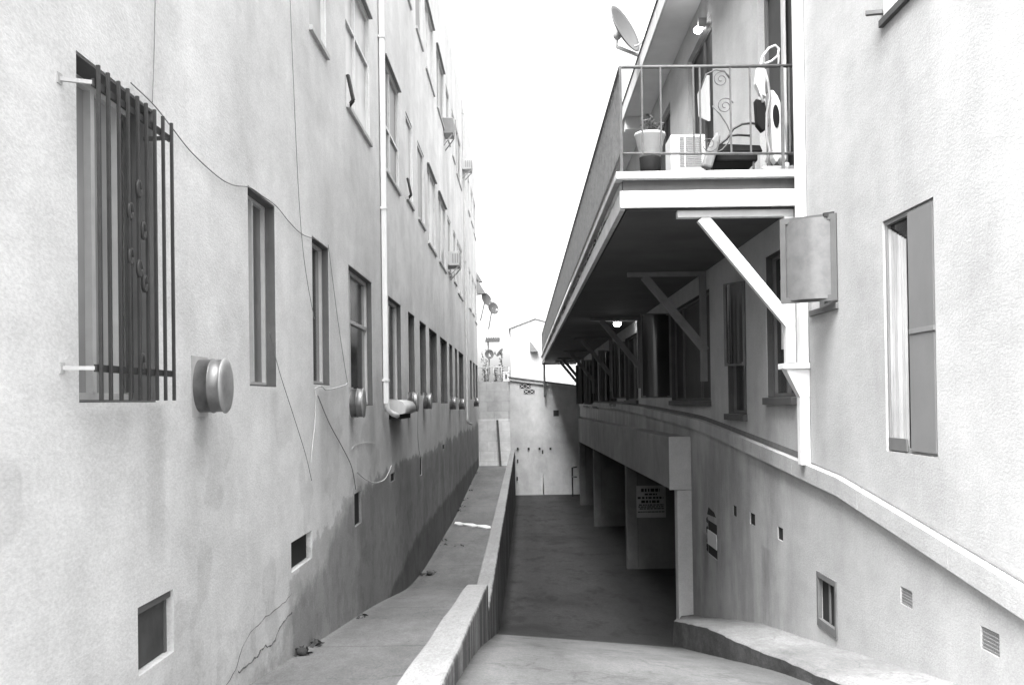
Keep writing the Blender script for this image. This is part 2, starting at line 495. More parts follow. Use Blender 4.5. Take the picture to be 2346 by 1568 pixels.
def smooth_prof(prof, w=0.5):
    return lambda y: sum(lerp(prof, y + k*w/4) for k in range(-4, 5))/9
def strip(mb, zf, x0, x1, ys, depth=0.3, nx=1, xf=None):
    """a lofted slab following the height function zf along y"""
    for a, b in zip(ys, ys[1:]):
        for i in range(nx):
            xa, xb = x0+(x1-x0)*i/nx, x0+(x1-x0)*(i+1)/nx
            mb.face((xa,a,zf(a)), (xb,a,zf(a)), (xb,b,zf(b)), (xa,b,zf(b)))
        mb.face((x0,b,zf(b)), (x0,b,zf(b)-depth), (x0,a,zf(a)-depth), (x0,a,zf(a)))
        mb.face((x1,a,zf(a)), (x1,a,zf(a)-depth), (x1,b,zf(b)-depth), (x1,b,zf(b)))
    a, b = ys[0], ys[-1]
    mb.face((x0,a,zf(a)), (x0,a,zf(a)-depth), (x1,a,zf(a)-depth), (x1,a,zf(a)))
    mb.face((x0,b,zf(b)), (x1,b,zf(b)), (x1,b,zf(b)-depth), (x0,b,zf(b)-depth))
    return mb
def frange(a, b, st):
    n = max(1, round((b-a)/st)); return [a+(b-a)*i/n for i in range(n+1)]

def holed_wall(mb, X, s, y0, y1, z0, z1, holes, skip=None):
    """wall sheet at X, facing the alley (s=-1: left building, +1: right), holes (ya,yb,za,zb,depth) with reveals"""
    ys = sorted(set([y0, y1] + [h[0] for h in holes] + [h[1] for h in holes] + ([skip[0]] if skip else [])))
    zs = sorted(set([z0, z1] + [h[2] for h in holes] + [h[3] for h in holes] + ([skip[1]] if skip else [])))
    for a, b in zip(ys, ys[1:]):
        for c, d in zip(zs, zs[1:]):
            my, mz = (a+b)/2, (c+d)/2
            if skip and my > skip[0] and mz < skip[1]: continue
            if any(h[0] < my < h[1] and h[2] < mz < h[3] for h in holes): continue
            q = [(X,a,c),(X,b,c),(X,b,d),(X,a,d)]
            mb.face(*(q if s < 0 else q[::-1]))
    for (a, b, c, d, dp) in holes:
        Xi = X + s*dp
        for q in ([(X,a,c),(X,a,d),(Xi,a,d),(Xi,a,c)], [(X,b,d),(X,b,c),(Xi,b,c),(Xi,b,d)],
                  [(X,a,d),(X,b,d),(Xi,b,d),(Xi,a,d)], [(X,b,c),(X,a,c),(Xi,a,c),(Xi,b,c)]):
            mb.face(*(q if s < 0 else q[::-1]))

def window(parent, X, s, y0, y1, z0, z1, dp, pane='pane_dark', mull=(), trans=(), frame='alu', sill='offwhite', fw=0.04, sill_out=0.03, name='window', sill_h=0.05, lining=None):
    """frame mesh with its panes, sill as children; set back dp from the wall face"""
    Xi = X + s*dp
    xa, xb = Xi - s*0.035, Xi + s*0.012
    f = MB()
    e = 0.003
    f.box(xa, xb, y0+e, y0+fw, z0+e, z1-e); f.box(xa, xb, y1-fw, y1-e, z0+e, z1-e)
    f.box(xa, xb, y0+fw, y1-fw, z0+e, z0+fw); f.box(xa, xb, y0+fw, y1-fw, z1-fw, z1-e)
    for m in mull:
        ym = y0+(y1-y0)*m; f.box(xa-s*0.004, xb, ym-fw*0.45, ym+fw*0.45, z0+fw, z1-fw)
    for q in trans:
        zm = z0+(z1-z0)*q; f.box(xa-s*0.002, xb-s*0.002, y0+fw, y1-fw, zm-fw*0.4, zm+fw*0.4)
    w = f.build(name, frame, parent)
    MB().box(Xi-s*0.006, Xi+s*0.006, y0+fw*0.5, y1-fw*0.5, z0+fw*0.5, z1-fw*0.5).build('pane', pane, w)
    if lining:
        a, b, t_ = X + s*0.004, xa - s*0.001, 0.012
        MB().box(a, b, y0+.002, y0+t_, z0+.002, z1-.002).box(a, b, y1-t_, y1-.002, z0+.002, z1-.002).box(a, b, y0+t_, y1-t_, z1-t_, z1-.002).box(a, b, y0+t_, y1-t_, z0+.002, z0+t_).build('lining', lining, w)
    if sill:
        MB().box(X - s*sill_out, Xi - s*0.036, y0-0.0 if sill_out <= 0 else y0-0.02, y1 if sill_out <= 0 else y1+0.02, z0-sill_h, z0-0.001).build('sill', sill, w, 0.004)
    return w

# =================================================================== GROUND
YB = 42.0                                            # the wall that closes the alley
walk_prof = [(0,-1.3),(3,-1.5),(5,-1.69),(7.74,-1.98),(8.93,-2.115),(10.44,-2.28),(12.3,-2.48),(15.8,-2.94),(18.1,-3.06),(25.9,-3.10),(34,-2.9),(42.2,-2.70)]
drive_prof = [(0,-1.1),(3,-1.14),(4.0,-1.24),(4.85,-1.37),(7.3,-1.80),(11.76,-2.73),(13.1,-2.98),(17.5,-3.27),(20.6,-3.48),(30,-3.79),(38.5,-3.93),(42.2,-3.95)]
plat_prof = [(2,-1.2),(4,-1.40),(5.79,-1.655),(7.05,-1.852),(8.53,-2.085),(10.1,-2.30),(12,-2.66),(13.1,-2.88),(14.4,-3.14)]
zwalk, zdrive, zplat = smooth_prof(walk_prof, 0.8), smooth_prof(drive_prof, 0.6), smooth_prof(plat_prof, 0.5)

g = MB(); g.face((-300,-300,-4.4),(300,-300,-4.4),(300,300,-4.4),(-300,300,-4.4))
structure(g.build('ground', 'ground'))
structure(MB().box(-40, 40, -12, 1.2, -1.6, -1.18).build('street', 'asphalt'))
m = MB(); strip(m, zwalk, -1.9, -0.5, frange(1.204, 42.1, 0.4), 0.5, 2)
structure(m.build('walkway', 'walk', weld=True))
m = MB()
def zd(x, y):
    k = min(1.0, max(0.0, (x+0.35)/2.2)); q = max(0.0, 1-max(0.0, y-12.5)/8.0)
    return zdrive(y) - 0.20*k*q
dx = [-0.40, 0.2, 0.8, 1.4, 1.84, 2.45, 9.2]
dyy = frange(1.204, 42.1, 0.4)
for a, b in zip(dyy, dyy[1:]):
    for xa, xb in zip(dx, dx[1:]):
        m.face((xa,a,zd(xa,a)),(xb,a,zd(xb,a)),(xb,b,zd(xb,b)),(xa,b,zd(xa,b)), smooth=True)
a = dyy[0]; m.face((-.4,a,zd(-.4,a)),(-.4,a,-2.2),(9.2,a,-2.2),(9.2,a,zd(9.2,a)))
structure(m.build('driveway', 'drive', weld=True))

# kerb platform at the foot of the right wall
km = MB(); ks = MB()
ys = frange(1.3, 14.35, 0.2)
random.seed(3)
xo = {}
for i, y in enumerate(ys):
    t = min(1.0, max(0.0, (y-12.2)/0.95))
    xo[y] = 1.84 + 0.3*(1-math.sqrt(max(0, 1-t*t))) + max(0, y-13.15)*0.07 + random.uniform(-0.012, 0.012)
zj = {y: zplat(y)+random.uniform(-0.006, 0.006) for y in ys}
for a, b in zip(ys, ys[1:]):
    km.face((xo[a]+0.02,a,zj[a]),(WR+0.03,a,zj[a]+0.02),(WR+0.03,b,zj[b]+0.02),(xo[b]+0.02,b,zj[b]), smooth=True)
    km.face((xo[a],a,zj[a]-0.02),(xo[a]+0.02,a,zj[a]),(xo[b]+0.02,b,zj[b]),(xo[b],b,zj[b]-0.02), smooth=True)
    ks.face((xo[a]-0.05,a,zj[a]-0.6),(xo[a],a,zj[a]-0.02),(xo[b],b,zj[b]-0.02),(xo[b]-0.05,b,zj[b]-0.6), smooth=True)
b = ys[-1]
km.face((xo[b]+0.02,b,zj[b]),(WR+0.03,b,zj[b]+0.02),(WR+0.03,b+0.02,zj[b]-0.8),(xo[b],b+0.02,zj[b]-0.8))
kb = structure(km.build('kerb', 'kerb', weld=True))
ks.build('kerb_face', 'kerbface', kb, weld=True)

# parapet between walkway and driveway
pw = thing('low_wall', (-0.45, 8, -2.5), 'low concrete parapet wall between the sunken driveway and the left walkway', 'low wall')
m = MB()
p1 = lambda y: -1.185 - (y-4.19)*0.1023
ys = frange(1.25, 9.45, 0.3)
random.seed(5)
strip(m, lambda y: p1(y)+0.006*math.sin(y*3.1), -0.555, -0.35, ys, 2.0)
m.build('wall_section', 'parapet', pw, 0.018, True)
m = MB(); strip(m, lambda y: -1.975-0.002*(y-10)+0.004*math.sin(y*1.7), -0.525, -0.345, frange(9.454, 41.9, 0.6), 2.0)
m.build('wall_section', 'parapet', pw, 0.015, True)

# =================================================================== LEFT BUILDING
lb = thing('apartment_building', (-6, 20, -3.2), 'tall pale stucco apartment building with three rows of narrow windows left of the alley', 'building')
WIN = [(180,357),(571,633),(717,755),(800,853),(886,919),(935.5,950),(961.5,976),(983,1001),(1008,1024),(1028.5,1036),(1041.5,1047),(1050,1061),(1075.5,1080),(1082.5,1087),(1088,1093)]
rows = []
for (a, b) in WIN: rows.append((PL(a, 760)[0], PL(b, 760)[0]))
ZT = 1.495
ZBOT = [0.02, 0.13, 0.175, -0.03, 0.01, 0.13, 0.13, -0.01, -0.03, 0.12, 0.12, -0.03, 0.08, 0.08, -0.04]
DEP = [0.15, 0.11] + [0.10]*13
holes = []; specs = []
for i, (ya, yb) in enumerate(rows):
    holes.append((ya, yb, ZBOT[i], ZT, DEP[i])); specs.append((0, i))
    holes.append((ya, yb, 3.23 + (0.14 if ZBOT[i] > 0.05 else 0), 4.78, 0.05)); specs.append((1, i))
    if i != 1:
        holes.append((ya, yb, 6.74 + (0.12 if ZBOT[i] > 0.05 else 0), 8.15, 0.05)); specs.append((2, i))
VENTS_L = [((316,398),(1347,1550)), ((667,715),(1213,1312)), ((812,828),(1122,1208)), ((895,905),(1080,1105)), ((962,967),(1045,1090)), ((1014,1019),(1016,1030))]
vent_l = []
for (ua, ub), (va, vb) in VENTS_L:
    y0, _ = PL(ua, (va+vb)/2); y1, _ = PL(ub, (va+vb)/2)
    zt = PL(ub, va)[1]; zb = PL(ua, vb)[1]
    vent_l.append((y0, y1, zb, zt))
    holes.append((y0, y1, zb, zt, 0.06 if len(vent_l) == 1 else 0.10))
m = MB()
LB0, LB1, LTOP = 2.2, 41.5, 9.9
holed_wall(m, WL, -1, LB0, LB1, -4.3, LTOP, holes)
m.face((WL,LB0,-4.3),(WL,LB0,LTOP),(-12,LB0,LTOP),(-12,LB0,-4.3))
m.face((WL,LB1,LTOP),(WL,LB1,-4.3),(-12,LB1,-4.3),(-12,LB1,LTOP))
m.face((-12,LB0,-4.3),(-12,LB0,LTOP),(-12,LB1,LTOP),(-12,LB1,-4.3))
m.build('wall', 'stucco_left', lb)
MB().box(-12, WL-0.002, LB0+0.002, LB1-0.002, LTOP-0.2, LTOP-0.02).build('roof', 'roofing', lb)
random.seed(11)
STY = {0: dict(pane='pane_light', mull=(0.47, 0.8,)), 1: dict(pane='pane_mid', mull=(0.5,)), 2: dict(pane='pane_dark'), 3: dict(pane='pane_dark', mull=(0.25,), trans=(0.62,)),
       4: dict(pane='pane_dark', mull=(0.3,))}
for (h, (r, i)) in zip(holes, specs):
    ya, yb, za, zb, dp = h
    st = dict(STY.get(i, dict(pane='pane_dark')))
    if r > 0:
        st['pane'] = random.choice(['pane_mid', 'pane_light', 'pane_light', 'curtained'])
        if (yb-ya) > 1.2: st['mull'] = (0.4,)
        if i == 4: st['trans'] = (0.42,)
    elif i > 4:
        if (yb-ya) > 1.5: st['mull'] = (0.33,)
    o = window(lb, WL, -1, ya, yb, za, zb, dp, sill=('offwhite' if r else 'greywood'), sill_out=(0.035 if r else 0.0), fw=0.035 if i in (1,2) else 0.045,
               frame='alu' if i in (0,1,2,3,4) or r else 'greywood', sill_h=0.05 if r else 0.001, lining=('greywood' if r == 0 else None), **st)
    if r == 1 and i in (3, 5):   # a hopper sash standing open at the near lower corner
        MB().bar((WL+0.02, ya-0.01, za+0.30), (WL+0.08, ya-0.03, za+0.02), 0.035, 0.03).bar((WL+0.08, ya-0.03, za+0.02), (WL+0.01, ya+0.05, za-0.03), 0.03, 0.03).build('open_sash', 'iron', o)
    if r and i in (3, 4, 7, 8):
        MB().box(WL+0.002, WL+0.05, ya-0.03, yb+0.03, zb, zb+0.02).build('head_trim', 'frame_grey', o)
# barred window: boarded and curtained behind the glass
o = lb.children[2] if False else None
ya, yb = rows[0]
cw = MB()
n = 40
for k in range(n):
    a, b = ya+(yb-ya)*(0.87+0.11*k/n), ya+(yb-ya)*(0.87+0.11*(k+1)/n)
    xa, xb = WL-0.108, WL-0.108
    cw.face((xa,a,0.07),(xb,b,0.07),(xb,b,1.44),(xa,a,1.44), smooth=True)
cw.build('wooden_shutter', 'darkwood', lb, weld=True)
for k, (y0, y1, zb, zt) in enumerate(vent_l):
    d = (0.045, 0.05, 0.03, 0.02, 0.02, 0.02)[k]
    v = MB().box(WL-0.099 if k else WL-.058, WL-d, y0+0.004, y1-0.004, zb+0.004, zt-0.004).build('vent_opening', 'vent_screen' if k == 0 else 'void', lb)
    if k == 0:
        f = MB(); xx = WL-d+0.001
        f.box(xx, xx+0.03, y0+0.003, y1-0.003, zt-0.04, zt-0.003).box(xx, xx+0.008, y1-0.03, y1-0.003, zb+0.003, zt-0.041)
        f.build('frame', 'greywood', v)
def wall_path(pts, X, off=0.0, sub=6):
    q = []
    P = [onx(u, v, X) for u, v in pts]
    P = [Vector((X+off, y, z)) for y, z in P]
    for i in range(len(P)-1):
        p0, p1, p2, p3 = P[max(i-1,0)], P[i], P[i+1], P[min(i+2,len(P)-1)]
        for k in range(sub):
            t = k/sub
            q.append(0.5*((2*p1)+(p2-p0)*t+(2*p0-5*p1+4*p2-p3)*t*t+(3*p1-p0-3*p2+p3)*t**3))
    q.append(P[-1]); return q
for pts, r in (([(545,1540),(575,1515),(590,1500),(605,1480),(622,1478),(640,1440),(662,1408),(668,1402)], 0.007), ([(505,1590),(540,1530),(560,1470),(600,1420),(640,1390),(668,1360)], 0.003)):
    q = wall_path(pts, WL, 0.0, 5)
    random.seed(2)
    MB().tube([p+Vector((0, random.uniform(-.008,.008), random.uniform(-.008,.008))) for p in q], [r*random.uniform(.3,1.2) for _ in q], 5).build('crack', 'crack', lb)

# iron guard over the first window
gx = WL+0.13
gy = [onx(u, 560, gx)[0] for u in (229,251,275,296,318,338,357,376,395.5)]
wg = thing('window_guard', (WL, gy[4], 0), 'black iron burglar bars standing off the nearest ground floor window', 'window bars')
zt_ = [onx(u, v, gx)[1] for u, v in ((227,140),(391,276))]; zb_ = [onx(u, v, gx)[1] for u, v in ((230,905),(400,917))]
zc1 = onx(300, 247, gx)[1]; zc2 = onx(300, 848, gx)[1]
for y in gy:
    b = MB(); zt = (zt_[0]+zt_[1])/2; zb = (zb_[0]+zb_[1])/2
    b.box(gx-0.0075, gx+0.0075, y-0.0075, y+0.0075, zb-0.01, zt-0.015)
    b.build('bar', 'iron', wg, 0.002)
for z in (zc1, zc2):
    MB().box(gx-0.022, gx-0.009, gy[0]-0.02, gy[-1]+0.02, z-0.015, z+0.015).build('cross_rail', 'iron', wg)
    a = MB().bar((WL-0.01, gy[0]-0.07, z), (gx-0.015, gy[0]-0.01, z), 0.016)
    a.box(WL, WL+0.006, gy[0]-0.09, gy[0]-0.05, z-0.022, z+0.022)
    a.build('mounting_bracket', 'offwhite', wg)
    MB().bar((WL-0.01, gy[-1]+0.01, z), (gx-0.015, gy[-1]-0.005, z), 0.018).build('mounting_bracket', 'iron', wg)
for cz, dy in ((0.98,0.0),(0.80,0.05),(0.62,0.0),(0.56,0.06),(0.66,-.1),(0.86,-.1),(0.2,0.02)):
    yc = gy[4]+dy
    MB().tube([(gx+0.002, yc+0.018*math.cos(a), cz+0.035*math.sin(a)) for a in [i*math.pi/7 for i in range(15)]], 0.009, 6).build('scroll_ornament', 'iron', wg)

# vent caps (first one built, the rest copied)
vlab = ['largest round metal vent cap, on the wall right of the barred window',
        'round metal vent cap with hood, below the second plain window past the bars',
        'round vent cap right behind the flattened box vent on left wall',
        'round vent cap second past the foot of the white drainpipe',
        'small far vent cap, first of the far trio on the left wall',
        'small far vent cap with the dark underside, middle of the far trio',
        'smallest round vent cap, farthest along the left wall']
def vent_cap():
    t = thing('vent_cap', (0,0,0), vlab[0], 'vent cap', 'round vent caps along the left wall')
    MB().box(0.0, 0.012, -1.05, 1.05, -1.12, 1.08).build('back_plate', 'offwhite', t)
    MB().lathe([(0.97, 0.012), (0.97, 0.44), (1.0, 0.445), (1.0, 0.50), (0.96, 0.51), (0.96, 0.86)], 32, 'X').build('drum', 'steel', t)
    MB().lathe([(0.96, 0.86), (1.02, 0.865), (1.02, 0.90), (0.95, 0.955), (0.75, 0.985), (0.3, 1.0), (0.001, 1.0)], 32, 'X').build('end_cap', 'steel_cap', t)
    return t
v0 = vent_cap()
for i, (y, z, r, l) in enumerate(CAPS):
    c = v0 if i == 0 else copy_tree(v0)
    c.location = (WL+0.001, y, z); c.scale = (l, r*0.86, r); c['label'] = vlab[i]
# flattened box vent at the pipe's foot
yb0, zb0 = PL(907, 936)
bv = thing('box_vent', (WL, 14.3, zb0), 'flattened pale sheet metal box vent beside the foot of the white drainpipe', 'box vent')
y0, y1 = 13.75, 15.1
m = MB()
prof = [(0.0, 0.13), (0.10, 0.13), (0.19, 0.10), (0.23, 0.04), (0.23, -0.05), (0.17, -0.07)]
for (xa, za), (xb, zc) in zip(prof, prof[1:]):
    m.face((WL+xa,y0,zb0+za),(WL+xb,y0,zb0+zc),(WL+xb,y1,zb0+zc),(WL+xa,y1,zb0+za), smooth=True)
for y in (y0, y1): m.face(*[(WL+xa,y,zb0+za) for xa, za in prof], (WL, y, zb0-0.07))
m.build('hood', 'offwhite', bv, weld=True)
MB().box(WL+0.002, WL+0.15, y0+0.02, y1-0.02, zb0-0.14, zb0-0.071).build('throat', 'black', bv)

def drainpipe(pts_z, y, w, label, elbow, mat='white'):
    t = thing('drainpipe', (WL, y, pts_z[0]), label, 'drainpipe', 'white drainpipes on the left wall')
    z0, z1 = pts_z
    MB().box(WL+0.015, WL+0.015+w*0.8, y-w/2, y+w/2, z0, z1).build('pipe', mat, t, 0.008)
    e = MB().tube([(WL+0.015+w*0.4, y, z0+0.06), (WL+0.02+w*0.4, y, z0-0.02), (WL+0.06, y+0.03, z0-0.08), (WL+0.11, y+elbow*0.5, z0-0.13), (WL+0.17, y+elbow*0.8, z0-0.16)], w*0.42, 10)
    e.build('elbow', mat, t)
    for z in frange(z0+0.3, z1-0.5, 2.4):
        MB().box(WL+0.002, WL+0.022+w*0.8, y-w/2-0.012, y+w/2+0.012, z, z+0.03).build('strap', mat, t)
y1_, z1_ = PL(877, 925)
drainpipe((z1_, LTOP), y1_, 0.085, 'long white drainpipe on left wall ending at the flattened box vent', 0.25)
y2_, z2_ = PL(1067.5, 960)
drainpipe((z2_, LTOP), y2_, 0.085, 'thin far white drainpipe near the end of the left wall', 0.25, 'offwhite')

# cables
def cable(pts, r, label, mat='cable', off=0.015):
    tag(MB().tube(wall_path(pts, WL+off, 0.0, 8), r*0.7, 6).build('cable', mat), label, 'cable', 'cables on the left wall')
cable([(356,-20),(353,120),(349,238)], 0.0035, 'thin straight cable hanging down above the barred window')
cable([(300,190),(352,240),(392,290),(440,350),(500,405),(535,424),(571,429),(600,448),(633,472),(660,505),(690,535),(720,547)], 0.005, 'cable sagging from the barred window to the next two window heads')
cable([(664,-20),(672,180),(683,420),(693,560),(705,650),(720,730)], 0.004, 'long thin cable down the wall left of the white drainpipe')
cable([(752,560),(762,640),(775,740),(790,840),(797,880)], 0.004, 'short cable dropping from the third window to a vent cap', 'cable')
cable([(618,760),(640,850),(672,950),(700,1040),(714,1100)], 0.004, 'slanting cable below the second window of the left wall')
cable([(722,890),(735,884),(748,892),(770,888),(790,882),(796,878)], 0.009, 'tangle of pale cable along the sill of the third window', 'cable_light', 0.03)
cable([(724,895),(722,960),(718,1000),(712,1060)], 0.006, 'pale cable hanging straight from the third window sill', 'cable_light')
cable([(728,905),(755,970),(785,1025),(806,1070),(815,1120)], 0.007, 'slanting cable from the third window sill towards a floor vent')
cable([(818,1080),(835,1095),(858,1105),(880,1098),(890,1082),(897,1065)], 0.010, 'pale looping cable end on the lower left wall', 'cable_light', 0.03)
cable([(959,900),(957,985),(960,1030),(964,1050)], 0.006, 'dark cable below the vent caps on the left wall')
cable([(806,1028),(815,1018),(840,1012),(860,1015)], 0.006, 'short faint cable on the wall below the second vent cap', 'cable_light')

# window air conditioners on the upper floors
def aircon(y, z, label, w=0.5, h=0.38, d=0.35, mat='offwhite'):
    t = thing('window_air_conditioner', (WL, y, z), label, 'air conditioner', 'window air conditioners on the left building')
    MB().box(WL-0.04, WL+d, y-w/2, y+w/2, z, z+h).build('case', mat, t, 0.012)
    g = MB()
    for k in range(7):
        yy = y-w/2+0.05+k*(w-0.1)/6; g.box(WL+d+0.001, WL+d+0.008, yy-0.012, yy+0.012, z+0.05, z+h-0.05)
    for k in range(4):
        xx = WL+0.1+k*0.06; g.box(xx, xx+0.03, y-w/2-0.006, y-w/2-0.001, z+0.06, z+h-0.06)
    g.build('grille', 'plastic_grey', t)
    MB().bar((WL, y-w/2+0.05, z-0.3), (WL+d-0.02, y-w/2+0.05, z-0.01), 0.025).bar((WL, y+w/2-0.05, z-0.3), (WL+d-0.02, y+w/2-0.05, z-0.01), 0.025).build('bracket', 'steel_dull', t)
ya_, za_ = PL(1030, 612); aircon(ya_, za_, 'pale window air conditioner on an upper floor sill, the one with a frame', 0.75, 0.36, 0.28)
ya_, za_ = PL(1018, 312); aircon(ya_, za_, 'dark window air conditioner on the top floor of left building', 0.6, 0.38, 0.24, 'plastic_grey')
ya_, za_ = PL(1060, 392); aircon(ya_, za_, 'farthest window air conditioner, high at the end of left building', 0.6, 0.34, 0.3)

# dishes at the far end of the left building's roof edge
def dish(name, c, nrm, r, label, foot, mat='dish', group='satellite dishes beyond the left building'):
    t = thing(name, foot, label, 'satellite dish', group)
    n = Vector(nrm).normalized(); q = n.to_track_quat('X', 'Z'); c = Vector(c)
    d = MB(); prof = [(0.001, 0.0)] + [(r*k/8, 0.22*r*(k/8)**2) for k in range(1, 9)] + [(r*1.02, 0.22*r-0.01), (r*0.98, 0.22*r-0.02)] + [(r*k/8, 0.22*r*(k/8)**2-0.02) for k in range(7, 0, -1)]
    d.lathe(prof, 32, 'X')
    d.v = [tuple(q @ Vector((p[0], p[1], p[2]*1.08)) + c) for p in d.v]
    d.build('reflector', mat, t)
    up = q @ Vector((0, 0, 1)); lnb = c + n*r*1.05 - up*r*0.75
    MB().tube([c - up*r*0.95 + n*0.1, c - up*r*1.0 + n*r*0.5, lnb], 0.016, 8).build('feed_arm', 'offwhite', t)
    MB().lathe([(0.001,-.07),(0.04,-.07),(0.045,0.02),(0.03,.05),(0.001,.05)], 12, 'Z', tuple(lnb)).build('feed_horn', 'plastic_white', t)
    f = Vector(foot)
    MB().tube([c - n*0.02, c - n*0.12 - up*0.05, c - n*0.16 - up*r*0.5, f], 0.028, 8).build('mast', 'offwhite', t)
    MB().ball(tuple(c - n*0.08), 0.07, 0.09, 0.09).build('mount', 'offwhite', t)
    return t
x_, z_ = ony(1113, 686, 43.0); dish('satellite_dish', (x_, 43.0, z_), (0.8, -0.75, 0.4), 0.28, 'grey satellite dish at the far end of the left building, upper of two', (x_-0.25, 43.1, z_-0.9))
x_, z_ = ony(1129, 706, 43.6); dish('satellite_dish', (x_, 43.6, z_), (0.55, -0.8, 0.3), 0.26, 'grey satellite dish below and right of another at the alley end', (x_-0.2, 43.7, z_-0.9))
x_, z_ = ony(1121, 811, 43.2); dish('satellite_dish', (x_, 43.2, z_), (0.1, -1, 0.25), 0.19, 'round grey satellite dish just above the block wall at alley end', (x_, 43.3, z_-0.9))

# =================================================================== ALLEY END
XS = ony(1168, 900, YB)[0]
m = MB(); zt = ony(1130, 874, YB)[1]
m.box(-6, XS, YB, YB+0.2, -4.3, zt)
bw = tag(m.build('block_wall', 'block'), 'concrete block wall closing the left walkway at the alley end', 'wall')
ew = thing('end_wall', (1, YB, -3.9), 'pale painted end wall with sloping coping across the driveway end', 'wall')
zl = ony(1168, 868, YB)[1]; zr = ony(1325, 888, YB)[1]; xr = ony(1325, 888, YB)[0]
sl_ = (zr-zl)/(xr-XS)
zat = lambda x: zl + sl_*(x-XS)
m = MB(); y0, y1 = YB-0.12, YB+0.25
m.hexa([(XS+0.003,y0,-4.3),(9.3,y0,-4.3),(9.3,y1,-4.3),(XS+0.003,y1,-4.3)], [(XS+0.003,y0,zat(XS)),(9.3,y0,zat(9.3)),(9.3,y1,zat(9.3)),(XS+0.003,y1,zat(XS))])
m.build('wall', 'backwall', ew)
m = MB(); y0, y1 = YB-0.2, YB+0.3
m.hexa([(XS-0.02,y0,zat(XS)-0.06),(9.3,y0,zat(9.3)-0.06),(9.3,y1,zat(9.3)-0.06),(XS-0.02,y1,zat(XS)-0.06)], [(XS-0.02,y0,zat(XS)+0.06),(9.3,y0,zat(9.3)+0.06),(9.3,y1,zat(9.3)+0.06),(XS-0.02,y1,zat(XS)+0.06)])
m.build('coping', 'offwhite', ew)
m = MB(); y0, y1 = YB-0.24, YB+0.34
m.hexa([(XS-0.05,y0,zat(XS)+0.062),(9.3,y0,zat(9.3)+0.062),(9.3,y1,zat(9.3)+0.062),(XS-0.05,y1,zat(XS)+0.062)], [(XS-0.05,y0,zat(XS)+0.11),(9.3,y0,zat(9.3)+0.11),(9.3,y1,zat(9.3)+0.11),(XS-0.05,y1,zat(XS)+0.11)])
m.build('coping_cap', 'greywood', ew)
for (ua, ub, va, vb, nb) in ((1190, 1216, 879, 889, 2), (1199.5, 1225, 892, 901.5, 2)):
    xa, za = ony(ua, va, YB-0.12); xb, zb = ony(ub, vb, YB-0.12)
    for k in range(nb):
        a, b = xa+(xb-xa)*k/nb+0.004, xa+(xb-xa)*(k+1)/nb-0.004
        q = MB().box(a, b, YB-0.126, YB-0.1215, zb, za); o = q.build('breeze_block', 'void', ew)
        q = MB(); y = YB-0.14
        q.bar((a+0.01,y,za-0.01),(b-0.01,y,zb+0.01),0.025,0.025).bar((a+0.01,y+0.002,zb+0.01),(b-0.01,y+0.002,za-0.01),0.025,0.025)
        q.build('cross_web', 'backwall', o)
xa, za = ony(1267.5, 939, YB); xb, zb = ony(1280, 952.5, YB)
MB().box(xa, xb, YB-0.135, YB-0.1215, zb, za).build('vent_opening', 'iron', ew)
for u in (1186, 1211, 1236, 1261):
    xa, za = ony(u, 1027, YB-0.12); MB().box(xa-0.04, xa+0.04, YB-0.17, YB-0.1215, za-0.05, za+0.05).build('stub', 'iron', ew)
for u, v in ((1186,1055),(1185,1095),(1243,1034)):
    xa, za = ony(u, v, YB-0.12); MB().box(xa-0.03, xa+0.03, YB-0.15, YB-0.1215, za-0.09, za+0.07).build('stub', 'iron', ew)
xa, za = ony(1244.5, 1080, YB-0.15); tag(MB().tube([(xa, YB-0.16, za), (xa, YB-0.16, -3.92)], 0.025, 8).build('pipe', 'steel_dull'), 'thin upright pipe on the end wall of the driveway', 'pipe')
xa, za = ony(1139, 962, YB-0.3); xb, zb = ony(1147, 1076, YB-0.3)
tag(MB().bar((xa, YB-0.06, za), (xb, YB-0.35, zwalk(41.6)), 0.11, 0.09).build('leaning_post', 'darkwood'), 'dark wooden post leaning against the block wall at walkway end', 'post')
tag(MB().box(-1.84, -0.52, YB-0.16, YB-0.002, -2.95, -2.72).build('wall_footing', 'darkwood'), 'dark timber board along the foot of the block wall', 'board')
# handrail at the driveway end
xa, za = ony(1311, 1070, 40.5); xb, zb = ony(1322, 1064, 38.5)
tag(MB().tube([(xa, 40.5, -3.9), (xa, 40.5, za), (xb, 39.0, za+0.12)], 0.03, 8).tube([(xa, 40.5, -3.1), (xb, 39.0, -3.0)], 0.025, 8).build('handrail', 'iron'), 'short iron handrail at the far end of the garage', 'handrail')

# house beyond the end wall
hs = thing('house', (2, 52, -3), 'white gabled house standing beyond the end wall', 'house')
Yh = 50.0
xl, _ = ony(1170, 800, Yh); xp, zp = ony(1226, 730, Yh); _, ze = ony(1185, 752, Yh)
xr_ = xp+(xp-xl)*1.0
m = MB()
m.face((xl,Yh,-4.3),(xl+8,Yh,-4.3),(xl+8,Yh,ze-0.2),(xp+1.6,Yh,ze),(xp,Yh,zp),(xl,Yh,ze))
m.face((xl,Yh,-4.3),(xl,Yh,ze),(xl,Yh+8,ze),(xl,Yh+8,-4.3))
m.face((xl+8,Yh,-4.3),(xl+8,Yh+8,-4.3),(xl+8,Yh+8,ze-.2),(xl+8,Yh,ze-.2))
m.build('wall', 'farhouse', hs)
m = MB()
m.bar((xp,Yh+4.15,zp+0.04),(xl-0.1,Yh+4.15,ze+0.02),8.4,0.06,(0,0,1)).bar((xp,Yh+4.15,zp+0.04),(xp+1.8,Yh+4.15,ze+0.0),8.4,0.06)
m.build('roof', 'farhouse', hs)
